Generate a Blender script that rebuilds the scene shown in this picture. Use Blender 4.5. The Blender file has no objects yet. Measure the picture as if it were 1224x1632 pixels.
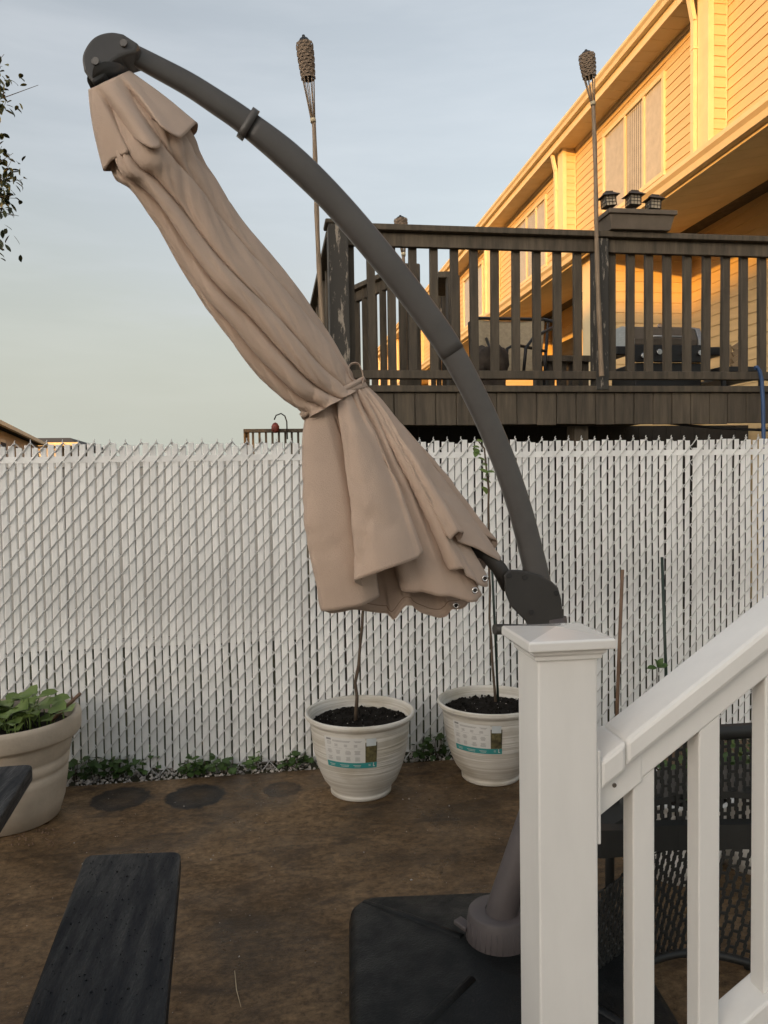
import bpy, math, random
import numpy as np
from mathutils import Vector, Matrix, noise
random.seed(7)
rnd = random.random
def ru(a, b): return a + (b - a) * random.random()
S = bpy.context.scene
COL = S.collection

# ------------------------------------------------------------------ camera
F = 1226.0
YAW, PITCH, ROLL = math.radians(8.3), math.radians(2.5), math.radians(-0.9)
CAM = Vector((0, 0, 1.57))
cy, sy = math.cos(YAW), math.sin(YAW)
FWD = Vector((sy * math.cos(PITCH), cy * math.cos(PITCH), -math.sin(PITCH)))
r0 = Vector((cy, -sy, 0)); u0 = r0.cross(FWD)
RGT = r0 * math.cos(ROLL) + u0 * math.sin(ROLL)
UPV = -r0 * math.sin(ROLL) + u0 * math.cos(ROLL)
cd = bpy.data.cameras.new('camera'); cam = bpy.data.objects.new('camera', cd); COL.objects.link(cam)
cd.sensor_fit = 'VERTICAL'; cd.sensor_height = 36; cd.sensor_width = 27
cd.lens = 36 * F / 1632; cd.clip_start = 0.05; cd.clip_end = 900
M = Matrix((RGT, UPV, -FWD)).transposed().to_4x4(); M.translation = CAM
cam.matrix_world = M
S.camera = cam

# ------------------------------------------------------------------ sky, sun, exposure
SUN_EL = math.radians(5.5)
SUN_DIR = Vector((-0.62, -0.78, 0)).normalized()
SKY_SAT = 0.42; CL_MUL = 0.14; CL_ADD = 0.03
w = bpy.data.worlds.new('World'); S.world = w; w.use_nodes = True
nt = w.node_tree; N = nt.nodes; LK = nt.links; N.clear()
out = N.new('ShaderNodeOutputWorld'); bg = N.new('ShaderNodeBackground')
sky = N.new('ShaderNodeTexSky'); sky.sky_type = 'NISHITA'; sky.sun_disc = False
sky.sun_elevation = SUN_EL; sky.sun_rotation = math.atan2(SUN_DIR.x, SUN_DIR.y)
sky.air_density = 1.0; sky.dust_density = 7.0; sky.ozone_density = 1.0; sky.altitude = 0
bg.inputs['Strength'].default_value = 0.15
tc = N.new('ShaderNodeTexCoord')
mp = N.new('ShaderNodeMapping'); mp.inputs['Scale'].default_value = (1.2, 1.2, 7.0)
nz = N.new('ShaderNodeTexNoise'); nz.inputs['Scale'].default_value = 2.2; nz.inputs['Detail'].default_value = 7
nz.inputs['Roughness'].default_value = 0.55
cr = N.new('ShaderNodeValToRGB'); cr.color_ramp.elements[0].position = 0.38; cr.color_ramp.elements[1].position = 0.75
cr.color_ramp.elements[0].color = (0, 0, 0, 1); cr.color_ramp.elements[1].color = (1, 1, 1, 1)
mul = N.new('ShaderNodeMath'); mul.operation = 'MULTIPLY_ADD'; mul.inputs[1].default_value = CL_MUL; mul.inputs[2].default_value = CL_ADD
hs = N.new('ShaderNodeMix'); hs.data_type = 'RGBA'; hs.inputs[7].default_value = (2.75, 2.78, 2.85, 1)
LK.new(tc.outputs['Generated'], mp.inputs[0]); LK.new(mp.outputs[0], nz.inputs[0]); LK.new(nz.outputs[0], cr.inputs[0])
LK.new(cr.outputs[0], mul.inputs[0]); LK.new(mul.outputs[0], hs.inputs[0])
sat = N.new('ShaderNodeHueSaturation'); sat.inputs['Saturation'].default_value = SKY_SAT; LK.new(sky.outputs[0], sat.inputs['Color']); LK.new(sat.outputs[0], hs.inputs[6]); sx = N.new('ShaderNodeSeparateXYZ'); LK.new(tc.outputs['Generated'], sx.inputs[0])
hm = N.new('ShaderNodeMapRange'); hm.interpolation_type = 'SMOOTHSTEP'; hm.inputs[1].default_value = 0.0; hm.inputs[2].default_value = 0.42; hm.inputs[3].default_value = 0.85; hm.inputs[4].default_value = 0.0
LK.new(sx.outputs['Z'], hm.inputs[0])
hz_ = N.new('ShaderNodeMix'); hz_.data_type = 'RGBA'; hz_.blend_type = 'LIGHTEN'; hz_.inputs[7].default_value = (1.42, 1.46, 1.27, 1)
LK.new(hm.outputs[0], hz_.inputs[0]); LK.new(hs.outputs[2], hz_.inputs[6]); LK.new(hz_.outputs[2], bg.inputs[0]); LK.new(bg.outputs[0], out.inputs[0])
ld = bpy.data.lights.new('sun', 'SUN'); ld.energy = 1.85; ld.angle = math.radians(0.6); ld.color = (1.0, 0.44, 0.045)
sun = bpy.data.objects.new('sun', ld); COL.objects.link(sun)
sd = Vector((SUN_DIR.x * math.cos(SUN_EL), SUN_DIR.y * math.cos(SUN_EL), math.sin(SUN_EL)))
sun.rotation_euler = sd.to_track_quat('Z', 'Y').to_euler()
S.view_settings.view_transform = 'Standard'; S.view_settings.look = 'None'
S.view_settings.exposure = 1.62; S.view_settings.gamma = 1

# ------------------------------------------------------------------ measuring helpers (pixel + known plane -> place)
def ray(x, y): return RGT * ((x - 612) / F) - UPV * ((y - 816) / F) + FWD
def pt(x, y, d): return CAM + ray(x, y) * d
def onY(x, y, Y): r = ray(x, y); return CAM + r * (Y / r.y)
def onX(x, y, X): r = ray(x, y); return CAM + r * (X / r.x)
def onZ(x, y, Z): r = ray(x, y); return CAM + r * ((Z - CAM.z) / r.z)

# ------------------------------------------------------------------ mesh helpers
class MB:
    def __init__(s): s.v = []; s.f = []; s.sm = []
    def add(s, vs, fs, smooth=False):
        o = len(s.v); s.v += [tuple(v) for v in vs]
        s.f += [tuple(i + o for i in f) for f in fs]; s.sm += [smooth] * len(fs); return s
    def hexa(s, c):   # c: 8 corners, bottom 4 then top 4
        return s.add(c, [(3, 2, 1, 0), (4, 5, 6, 7), (0, 1, 5, 4), (1, 2, 6, 5), (2, 3, 7, 6), (3, 0, 4, 7)])
    def box(s, a, b):
        x0, y0, z0 = a; x1, y1, z1 = b
        if x0 > x1: x0, x1 = x1, x0
        if y0 > y1: y0, y1 = y1, y0
        if z0 > z1: z0, z1 = z1, z0
        return s.hexa([(x0, y0, z0), (x1, y0, z0), (x1, y1, z0), (x0, y1, z0), (x0, y0, z1), (x1, y0, z1), (x1, y1, z1), (x0, y1, z1)])
    def bar(s, p, q, wx, wz, up=(0, 0, 1)):   # beam p->q, wx across, wz along up
        p = Vector(p); q = Vector(q); d = (q - p).normalized(); a = d.cross(Vector(up)).normalized() * wx / 2; b = a.cross(d).normalized() * wz / 2
        c = [p - a - b, p + a - b, q + a - b, q - a - b, p - a + b, p + a + b, q + a + b, q - a + b]
        return s.hexa(c)
    def tube(s, pts, rads, n=8, cap=True, ref=None, ratio=1.0, smooth=True):
        pts = [Vector(p) for p in pts]
        if not hasattr(rads, '__len__'): rads = [rads] * len(pts)
        vs = []; prev = None
        for i, p in enumerate(pts):
            d = (pts[min(i + 1, len(pts) - 1)] - pts[max(i - 1, 0)])
            if d.length < 1e-9: d = Vector((0, 0, 1))
            d.normalize()
            a = Vector(ref) if ref is not None else (prev if prev is not None else (Vector((0, 0, 1)) if abs(d.z) < .9 else Vector((1, 0, 0))))
            a = (a - d * a.dot(d)); a = a.normalized() if a.length > 1e-6 else d.orthogonal().normalized(); prev = a
            b = d.cross(a)
            for k in range(n):
                t = 2 * math.pi * k / n
                vs.append(p + a * math.cos(t) * rads[i] * ratio + b * math.sin(t) * rads[i])
        fs = []
        for i in range(len(pts) - 1):
            for k in range(n):
                k2 = (k + 1) % n; fs.append((i * n + k, i * n + k2, (i + 1) * n + k2, (i + 1) * n + k))
        s.add(vs, fs, smooth)
        if cap:
            o = len(s.v) - len(vs)
            s.f += [tuple(o + k for k in reversed(range(n))), tuple(o + (len(pts) - 1) * n + k for k in range(n))]; s.sm += [False, False]
        return s
    def lathe(s, c, prof, n=40, smooth=True, capb=True, wob=0):
        c = Vector(c); vs = []
        for (r, z) in prof:
            for k in range(n):
                t = 2 * math.pi * k / n
                rr = r * (1 + wob * math.sin(3 * t + 1))
                vs.append(c + Vector((rr * math.cos(t), rr * math.sin(t), z)))
        fs = []
        for i in range(len(prof) - 1):
            for k in range(n):
                k2 = (k + 1) % n; fs.append((i * n + k, i * n + k2, (i + 1) * n + k2, (i + 1) * n + k))
        s.add(vs, fs, smooth)
        if capb: o = len(s.v) - len(vs); s.f.append(tuple(o + k for k in reversed(range(n)))); s.sm.append(False)
        return s
    def prism(s, poly, d):   # poly: 3d loop, d: extrusion vector
        n = len(poly); d = Vector(d); a = [Vector(p) for p in poly]
        fs = [tuple(reversed(range(n))), tuple(range(n, 2 * n))] + [(i, (i + 1) % n, (i + 1) % n + n, i + n) for i in range(n)]
        return s.add(a + [p + d for p in a], fs)
    def disc(s, c, nrm, r, h, n=12):
        c = Vector(c); nrm = Vector(nrm).normalized()
        return s.tube([c, c + nrm * h], [r, r], n)
    def leaf(s, p, d, up, L, W, cup=.15):
        p = Vector(p); d = Vector(d).normalized(); up = Vector(up); a = d.cross(up)
        a = a.normalized() if a.length > 1e-4 else d.orthogonal().normalized(); nn = a.cross(d)
        vs = [p]
        for t, wd in ((.28, .8), (.6, 1.0), (.85, .6)):
            c = p + d * L * t - nn * L * .12 * t * t
            vs += [c + a * W * .5 * wd + nn * W * cup, c, c - a * W * .5 * wd + nn * W * cup]
        vs.append(p + d * L - nn * L * .15)
        fs = [(0, 2, 1), (0, 3, 2), (1, 2, 5, 4), (2, 3, 6, 5), (4, 5, 8, 7), (5, 6, 9, 8), (7, 8, 10), (8, 9, 10)]
        return s.add(vs, fs, True)
    def mesh(s, name):
        m = bpy.data.meshes.new(name); m.from_pydata(s.v, [], s.f)
        m.polygons.foreach_set('use_smooth', s.sm); m.update(); return m
def link(name, me, mat=None, parent=None, bevel=0, **p):
    o = bpy.data.objects.new(name, me); COL.objects.link(o)
    if mat and not me.materials: me.materials.append(mat)
    if parent:
        o.parent = parent
        q = parent; t = Vector((0, 0, 0))
        while q: t += q.location; q = q.parent
        o.location = -t
    if bevel:
        b = o.modifiers.new('bevel', 'BEVEL'); b.width = bevel; b.segments = 2; b.limit_method = 'ANGLE'; b.angle_limit = .6
    for k, v in p.items(): o[k] = v
    return o
def mk(name, mb, mat, parent=None, bevel=0, **p): return link(name, mb.mesh(name), mat, parent, bevel, **p)
def thing(name, loc, label, cat, group=None):
    o = bpy.data.objects.new(name, None); COL.objects.link(o); o.location = loc; o.empty_display_size = .1
    o['label'] = label; o['category'] = cat
    if group: o['group'] = group
    return o

# ------------------------------------------------------------------ materials
def mat(name, col, rough=.6, var=.15, scale=8, bump=0, bscale=60, metal=0, spec=.5, stretch=(1, 1, 1), col2=None, detail=5, coat=0, rvar=0, sheen=0, trans=0):
    m = bpy.data.materials.new(name); m.use_nodes = True; n = m.node_tree.nodes; l = m.node_tree.links
    b = n['Principled BSDF']; b.inputs['Roughness'].default_value = rough; b.inputs['Metallic'].default_value = metal
    b.inputs['Specular IOR Level'].default_value = spec
    if coat: b.inputs['Coat Weight'].default_value = coat; b.inputs['Coat Roughness'].default_value = .1
    if sheen: b.inputs['Sheen Weight'].default_value = sheen
    tc = n.new('ShaderNodeTexCoord'); mp = n.new('ShaderNodeMapping'); mp.inputs['Scale'].default_value = stretch
    l.new(tc.outputs['Object'], mp.inputs[0])
    nz = n.new('ShaderNodeTexNoise'); nz.inputs['Scale'].default_value = scale; nz.inputs['Detail'].default_value = detail; nz.inputs['Roughness'].default_value = .62
    l.new(mp.outputs[0], nz.inputs[0])
    cr = n.new('ShaderNodeValToRGB'); cr.color_ramp.elements[0].position = .32; cr.color_ramp.elements[1].position = .68
    c2 = col2 if col2 else tuple(min(1, c * (1 + var)) for c in col)
    c1 = col if col2 else tuple(c * (1 - var) for c in col)
    cr.color_ramp.elements[0].color = (*c1, 1); cr.color_ramp.elements[1].color = (*c2, 1)
    l.new(nz.outputs[0], cr.inputs[0])
    oi = n.new('ShaderNodeObjectInfo'); mx = n.new('ShaderNodeMapRange'); mx.inputs[3].default_value = 1 - var * .35; mx.inputs[4].default_value = 1 + var * .35
    l.new(oi.outputs['Random'], mx.inputs[0])
    vm = n.new('ShaderNodeVectorMath'); vm.operation = 'SCALE'; l.new(cr.outputs[0], vm.inputs[0]); l.new(mx.outputs[0], vm.inputs['Scale'])
    l.new(vm.outputs[0], b.inputs['Base Color'])
    if rvar:
        mr = n.new('ShaderNodeMapRange'); mr.inputs[1].default_value = .35; mr.inputs[2].default_value = .65
        mr.inputs[3].default_value = rough - rvar; mr.inputs[4].default_value = rough + rvar
        l.new(nz.outputs[0], mr.inputs[0]); l.new(mr.outputs[0], b.inputs['Roughness'])
    if bump:
        n2 = n.new('ShaderNodeTexNoise'); n2.inputs['Scale'].default_value = bscale; n2.inputs['Detail'].default_value = 4
        l.new(mp.outputs[0], n2.inputs[0]); bp = n.new('ShaderNodeBump'); bp.inputs['Strength'].default_value = bump; bp.inputs['Distance'].default_value = .004
        l.new(n2.outputs[0], bp.inputs['Height']); l.new(bp.outputs[0], b.inputs['Normal'])
    if trans: b.inputs['Transmission Weight'].default_value = trans
    return m
mt = {}
mt['slat'] = mat('slat_vinyl', (.82, .83, .82), .5, .17, 5, .15, 30, stretch=(1, 1, .3))
mt['wire'] = mat('wire_vinyl', (.60, .60, .585), .45, .12, 20)
mt['pvc'] = mat('white_pvc', (.83, .82, .79), .38, .055, 6, .10, 60, stretch=(1, 1, .25), detail=9, rvar=.06)
mt['canopy'] = mat('canopy_fabric', (.505, .382, .30), .85, .12, 3.0, .5, 420, sheen=.15, detail=8)
mt['hem'] = mat('hem_stitch', (.24, .165, .12), .9, .1)
mt['arm'] = mat('arm_metal', (.085, .081, .078), .40, .12, 9, .12, 420)
mt['armlow'] = mat('joint_plastic', (.040, .037, .034), .48, .12, 9, .15, 300)
mt['collar'] = mat('collar_plastic', (.085, .072, .072), .55, .1, 12, .1, 200)
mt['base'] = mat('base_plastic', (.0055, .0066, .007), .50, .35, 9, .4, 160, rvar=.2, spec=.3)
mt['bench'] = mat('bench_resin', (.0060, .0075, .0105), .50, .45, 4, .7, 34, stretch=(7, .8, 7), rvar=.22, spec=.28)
mt['metal'] = mat('steel', (.6, .6, .6), .25, .1, metal=1)
mt['black'] = mat('black_metal', (.012, .012, .013), .4, .2, 10)
mt['soil'] = mat('potting_soil', (.010, .008, .006), .95, .5, 60, 1.0, 90, spec=.2)
mt['terra'] = mat('stone_planter', (.47, .40, .315), .75, .18, 4, .35, 55)
mt['leafg'] = mat('leaf_green', (.075, .13, .028), .5, .35, 9, col2=(.15, .21, .055), spec=.35)
mt['leafd'] = mat('leaf_dark', (.035, .075, .016), .5, .4, 9, col2=(.075, .135, .03))
mt['treeleaf'] = mat('tree_leaf', (.030, .042, .018), .55, .3, 3, col2=(.045, .062, .024))
mt['stem'] = mat('stem_bark', (.085, .06, .04), .8, .3, 30, .4, 60)
mt['stake'] = mat('green_stake', (.018, .035, .026), .5, .2, 20)
mt['wood'] = mat('brown_stick', (.16, .10, .065), .8, .3, 20, .4, 50, stretch=(1, 1, .3))
mt['gravel'] = mat('white_gravel', (.50, .46, .42), .8, .4, 12)
mt['deck'] = mat('deck_stain', (.074, .058, .039), .7, .42, 5, .4, 40, stretch=(5, 5, .5))
mt['bamboo'] = mat('bamboo', (.22, .16, .105), .6, .3, 14, .2, 60, stretch=(4, 4, .6))
mt['wick'] = mat('woven_bamboo', (.20, .145, .10), .8, .45, 60, .4, 90)
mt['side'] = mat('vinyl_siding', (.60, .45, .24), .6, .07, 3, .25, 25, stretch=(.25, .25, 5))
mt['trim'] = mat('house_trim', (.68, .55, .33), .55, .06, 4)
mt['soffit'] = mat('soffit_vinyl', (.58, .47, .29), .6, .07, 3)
mt['roof'] = mat('shingles', (.06, .055, .05), .9, .35, 14, .5, 30)
mt['curtain'] = mat('blind_fabric', (.55, .50, .42), .8, .1, 6)
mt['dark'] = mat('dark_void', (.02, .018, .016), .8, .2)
mt['planter'] = mat('resin_planter', (.12, .095, .07), .7, .15, 9)
mt['lantern'] = mat('lantern_bronze', (.05, .038, .028), .5, .2, 14)
mt['lglass'] = mat('frosted_pane', (.5, .42, .3), .3, .1)
mt['mesh'] = mat('perforated_resin', (.020, .021, .020), .5, .15, 10)
mt['hose'] = mat('blue_hose', (.03, .07, .17), .4, .15)
mt['cloth'] = mat('brown_cloth', (.055, .042, .032), .85, .4, 14, .5, 50)
mt['sling'] = mat('sling_fabric', (.36, .29, .19), .8, .15, 40)
mt['straw'] = mat('dry_straw', (.5, .42, .28), .7, .2)
mt['silver'] = mat('brushed_steel', (.42, .42, .42), .35, .12, 14, metal=.8, stretch=(1, 1, 8))
mt['farwall'] = mat('far_siding', (.52, .45, .36), .8, .08, 6)
mt['vinylfence'] = mat('far_vinyl', (.40, .39, .37), .6, .06, 5)
mt['paperw'] = mat('label_paper', (.62, .62, .60), .5, .04)
mt['teal'] = mat('label_teal', (.035, .27, .27), .5, .08, 12)
mt['ink'] = mat('label_ink', (.22, .22, .22), .6, .1)
mt['photo'] = mat('label_picture', (.03, .025, .015), .5, .5, 45, col2=(.16, .14, .06))
mt['pale'] = mat('label_cloud', (.55, .6, .62), .5, .1)
mt['pallet'] = mat('pale_wood', (.36, .25, .14), .75, .2, 10)
mt['red'] = mat('painted_red', (.16, .03, .02), .6, .2)

def glass():
    m = bpy.data.materials.new('window_glass'); m.use_nodes = True; n = m.node_tree.nodes; l = m.node_tree.links; n.clear()
    o = n.new('ShaderNodeOutputMaterial'); mx = n.new('ShaderNodeMixShader'); tr = n.new('ShaderNodeBsdfTransparent'); gl = n.new('ShaderNodeBsdfGlossy'); lw = n.new('ShaderNodeLayerWeight'); fr = n.new('ShaderNodeMath'); fr.operation = 'POWER'; l.new(lw.outputs['Facing'], fr.inputs[0])
    tr.inputs[0].default_value = (.86, .87, .86, 1); gl.inputs['Roughness'].default_value = .04; fr.inputs[1].default_value = 4.0
    l.new(fr.outputs[0], mx.inputs[0]); l.new(tr.outputs[0], mx.inputs[1]); l.new(gl.outputs[0], mx.inputs[2]); l.new(mx.outputs[0], o.inputs[0]); return m
mt['glass'] = glass()
def pot_mat():
    m = mat('ribbed_pot', (.62, .60, .55), .62, .08, 5); n = m.node_tree.nodes; l = m.node_tree.links
    b = n['Principled BSDF']; tc = n.new('ShaderNodeTexCoord')
    def streak(sx, sz, det, lo, hi):
        mp = n.new('ShaderNodeMapping'); mp.inputs['Scale'].default_value = (sx, sx, sz)
        nz = n.new('ShaderNodeTexNoise'); nz.inputs['Scale'].default_value = 1; nz.inputs['Detail'].default_value = det
        l.new(tc.outputs['Object'], mp.inputs[0]); l.new(mp.outputs[0], nz.inputs[0])
        r = n.new('ShaderNodeMapRange'); r.inputs[1].default_value = lo; r.inputs[2].default_value = hi; l.new(nz.outputs[0], r.inputs[0]); return r
    r = streak(2.2, 110, 2, .4, .6)
    sep = n.new('ShaderNodeSeparateXYZ'); l.new(tc.outputs['Object'], sep.inputs[0])
    band = n.new('ShaderNodeMapRange'); band.inputs[1].default_value = .13; band.inputs[2].default_value = .15; l.new(sep.outputs['Z'], band.inputs[0])
    mm = n.new('ShaderNodeMath'); mm.operation = 'MULTIPLY'; l.new(r.outputs[0], mm.inputs[0]); l.new(band.outputs[0], mm.inputs[1])
    bp = n.new('ShaderNodeBump'); bp.inputs['Strength'].default_value = .4; bp.inputs['Distance'].default_value = .005
    l.new(mm.outputs[0], bp.inputs['Height']); l.new(bp.outputs[0], b.inputs['Normal'])
    cr = n.new('ShaderNodeMix'); cr.data_type = 'RGBA'; cr.inputs[6].default_value = (.52, .49, .43, 1); cr.inputs[7].default_value = (.66, .64, .59, 1)
    l.new(r.outputs[0], cr.inputs[0])
    d2 = streak(5, 7, 5, .45, .75)
    m2 = n.new('ShaderNodeMix'); m2.data_type = 'RGBA'; m2.blend_type = 'MULTIPLY'; m2.inputs[7].default_value = (.72, .68, .6, 1)
    l.new(d2.outputs[0], m2.inputs[0]); l.new(cr.outputs[2], m2.inputs[6]); l.new(m2.outputs[2], b.inputs['Base Color'])
    return m
mt['pot'] = pot_mat()
def ground_mat():
    m = bpy.data.materials.new('stained_concrete'); m.use_nodes = True; n = m.node_tree.nodes; l = m.node_tree.links
    b = n['Principled BSDF']; tc = n.new('ShaderNodeTexCoord')
    def noi(sc, det, rou=.6, st=(1, 1, 1), dist=0):
        mp = n.new('ShaderNodeMapping'); mp.inputs['Scale'].default_value = st; l.new(tc.outputs['Object'], mp.inputs[0])
        q = n.new('ShaderNodeTexNoise'); q.inputs['Scale'].default_value = sc; q.inputs['Detail'].default_value = det; q.inputs['Roughness'].default_value = rou; q.inputs['Distortion'].default_value = dist
        l.new(mp.outputs[0], q.inputs[0]); return q.outputs[0]
    def ramp(src, *st):
        r = n.new('ShaderNodeValToRGB'); e = r.color_ramp.elements
        e[0].position, e[0].color = st[0][0], (*st[0][1], 1); e[1].position, e[1].color = st[-1][0], (*st[-1][1], 1)
        for p, c in st[1:-1]: x = e.new(p); x.color = (*c, 1)
        l.new(src, r.inputs[0]); return r.outputs[0]
    def mix(f, a, c, mode='MIX', fac=None):
        x = n.new('ShaderNodeMix'); x.data_type = 'RGBA'; x.blend_type = mode
        if f is not None: l.new(f, x.inputs[0])
        else: x.inputs[0].default_value = fac
        for s_, i in ((a, 6), (c, 7)):
            if isinstance(s_, tuple): x.inputs[i].default_value = (*s_, 1)
            else: l.new(s_, x.inputs[i])
        return x.outputs[2]
    base = ramp(noi(1.7, 8, .68, (1, 1.25, 1), .5), (.3, (.065, .042, .022)), (.48, (.150, .098, .052)), (.7, (.25, .170, .095)))
    fine = ramp(noi(34, 8, .78, (.9, 1.1, 1), .3), (.36, (.35, .35, .35)), (.6, (1.3, 1.25, 1.2)))
    c = mix(None, base, fine, 'MULTIPLY', .85)
    mot = ramp(noi(9, 9, .8, (.8, 1.2, 1), 1.2), (.40, (.55, .52, .5)), (.52, (1, 1, 1)), (.64, (1.45, 1.4, 1.35)))
    c = mix(None, c, mot, 'MULTIPLY', .55)
    spk = ramp(noi(170, 2), (.66, (0, 0, 0)), (.72, (1, 1, 1)))
    c = mix(spk, c, (.13, .105, .08))
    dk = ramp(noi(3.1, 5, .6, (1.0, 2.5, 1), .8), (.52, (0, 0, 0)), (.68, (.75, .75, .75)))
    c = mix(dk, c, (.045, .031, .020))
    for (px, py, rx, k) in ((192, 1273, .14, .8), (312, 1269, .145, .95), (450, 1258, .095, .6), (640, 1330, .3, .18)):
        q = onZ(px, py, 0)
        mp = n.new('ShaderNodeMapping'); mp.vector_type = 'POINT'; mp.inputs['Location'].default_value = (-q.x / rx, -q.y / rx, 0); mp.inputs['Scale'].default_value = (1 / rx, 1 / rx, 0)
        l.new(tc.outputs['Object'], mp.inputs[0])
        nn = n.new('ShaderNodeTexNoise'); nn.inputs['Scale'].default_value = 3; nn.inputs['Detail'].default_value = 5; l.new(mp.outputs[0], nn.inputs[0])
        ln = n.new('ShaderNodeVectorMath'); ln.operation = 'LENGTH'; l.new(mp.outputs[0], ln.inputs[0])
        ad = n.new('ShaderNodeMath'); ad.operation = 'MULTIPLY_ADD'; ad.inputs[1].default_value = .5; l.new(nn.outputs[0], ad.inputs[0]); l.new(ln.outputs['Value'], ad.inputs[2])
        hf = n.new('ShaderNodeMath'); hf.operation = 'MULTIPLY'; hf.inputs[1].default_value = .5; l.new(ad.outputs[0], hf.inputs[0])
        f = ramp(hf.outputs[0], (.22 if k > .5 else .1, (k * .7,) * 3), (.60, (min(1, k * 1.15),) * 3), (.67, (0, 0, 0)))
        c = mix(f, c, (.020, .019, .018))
    l.new(c, b.inputs['Base Color'])
    rr = n.new('ShaderNodeMapRange'); rr.inputs[1].default_value = .35; rr.inputs[2].default_value = .65; rr.inputs[3].default_value = .26; rr.inputs[4].default_value = .75
    l.new(noi(2.2, 5), rr.inputs[0]); l.new(rr.outputs[0], b.inputs['Roughness'])
    b.inputs['Specular IOR Level'].default_value = .22
    bp = n.new('ShaderNodeBump'); bp.inputs['Strength'].default_value = .5; bp.inputs['Distance'].default_value = .006
    l.new(noi(60, 8, .8, (.9, 1.1, 1)), bp.inputs['Height']); l.new(bp.outputs[0], b.inputs['Normal'])
    return m
mt['ground'] = ground_mat()
def peel_mat():
    m = mat('peeling_paint', (.055, .05, .042), .7, .2, 7); n = m.node_tree.nodes; l = m.node_tree.links; b = n['Principled BSDF']
    tc = n.new('ShaderNodeTexCoord'); mp = n.new('ShaderNodeMapping'); mp.inputs['Scale'].default_value = (26, 26, 5); l.new(tc.outputs['Object'], mp.inputs[0])
    nz = n.new('ShaderNodeTexNoise'); nz.inputs['Scale'].default_value = 1.3; nz.inputs['Detail'].default_value = 6; nz.inputs['Roughness'].default_value = .7; l.new(mp.outputs[0], nz.inputs[0])
    cr = n.new('ShaderNodeValToRGB'); cr.color_ramp.elements[0].position = .56; cr.color_ramp.elements[1].position = .62
    l.new(nz.outputs[0], cr.inputs[0]); mx = n.new('ShaderNodeMix'); mx.data_type = 'RGBA'; mx.inputs[6].default_value = (.04, .036, .03, 1); mx.inputs[7].default_value = (.30, .26, .21, 1)
    l.new(cr.outputs[0], mx.inputs[0]); l.new(mx.outputs[2], b.inputs['Base Color']); return m
mt['peel'] = peel_mat()
mt['grass'] = mat('dirt_grass', (.030, .034, .014), .95, .3, 1.5, .6, 40, col2=(.055, .052, .025))

# ================================================================== SETTING
FY = 4.25          # fence plane
FZ = 1.776         # slat tops
mk('ground', MB().add([(-400, -400, -.03), (400, -400, -.03), (400, 600, -.03), (-400, 600, -.03)], [(0, 1, 2, 3)]), mt['grass'], kind='structure')
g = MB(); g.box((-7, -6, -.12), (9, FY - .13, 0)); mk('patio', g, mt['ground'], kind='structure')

# ------------------------------------------------------------------ chain link fence with privacy slats
PIT = .0397; AH = .0465
fence = thing('chain_link_fence', (0.8, FY, 0), 'white chain link fence filled with upright white privacy slats along the patio', 'fence')
x_start = -2.15; ns = 140
slm = []
for k in range(4):
    b = MB(); hw = .0158 + .0006 * (k - 1.5); th = .0035
    n = 12; bow = (.0016, -.002, .0025, -.0012)[k]
    vs = []
    for i in range(n + 1):
        z = (FZ - .02) * i / n; ox = bow * math.sin(i * 1.3 + k * 2) * .8
        vs += [(ox - hw, -th * .3, z), (ox - hw * .7, -th, z), (ox + hw * .7, -th, z), (ox + hw, -th * .3, z), (ox + hw * .8, th * .6, z), (ox - hw * .8, th * .6, z)]
    fs = []
    for i in range(n):
        for j in range(6): fs.append((i * 6 + j, i * 6 + (j + 1) % 6, (i + 1) * 6 + (j + 1) % 6, (i + 1) * 6 + j))
    fs += [(5, 4, 3, 2, 1, 0), tuple(n * 6 + j for j in range(6))]
    b.add(vs, fs); me = b.mesh('slat'); me.materials.append(mt['slat']); slm.append(me)
drop = onY(1106, 700, FY).x
for i in range(ns):
    x = x_start + (i + .5) * PIT
    o = link('slat', slm[random.randrange(4)], None, fence)
    dz = ru(-.004, .004); 
    o.location = Vector((x + ru(-.0012, .0012), FY, .015 + dz)) - fence.location
    o.rotation_euler = (ru(-.001, .001), ru(-.0022, .0022), ru(-.09, .09)); o.location.z += random.choice((0, 0, 0, -.006, -.010, .006))
    if abs(x - drop) < PIT / 2: o.location.z -= .045; o.rotation_euler[1] = .006
b = MB(); r = .0032
zz0 = -.032; NM = 39
def seg(b, p, q, r=r):
    b.tube([p, q], [r, r], 5, cap=False)
for i in range(ns):
    xl = x_start + i * PIT; xr = xl + PIT; even = i % 2 == 0
    for m_ in range(NM):
        za = zz0 + m_ * AH; zb = za + AH
        jz = 0.0018 * math.sin(i * .7 + m_ * 1.3)
        front = (m_ % 2 == 0) == even
        if front:   # left low to right high, in front of the slat
            b.tube([(xl, FY, za + jz), (xl + .006, FY - .0100, za + .006 + jz), (xr - .006, FY - .0100, zb - .006 + jz), (xr, FY, zb + jz)], [r] * 4, 5, cap=False)
        else:
            seg(b, (xr, FY + .008, za), (xl, FY + .008, zb))
ztop = zz0 + NM * AH
for i in range(0, ns, 2):
    x = x_start + (i + 1) * PIT
    # knuckle: the two wires twist together into a short stub
    b.tube([(x - .003, FY - .004, ztop - .012), (x + .003, FY - .006, ztop), (x - .002, FY, ztop + .007), (x + .001 + ru(-.002, .002), FY - .002, ztop + .016 + ru(-.002, .004))], [.0034, .0036, .003, .0022], 5)
mk('chain_link_wire', b, mt['wire'], fence, kind='stuff')
b = MB(); n = 280; xs0 = x_start; vs = []; zc = onY(600, 727, FY).z
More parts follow.
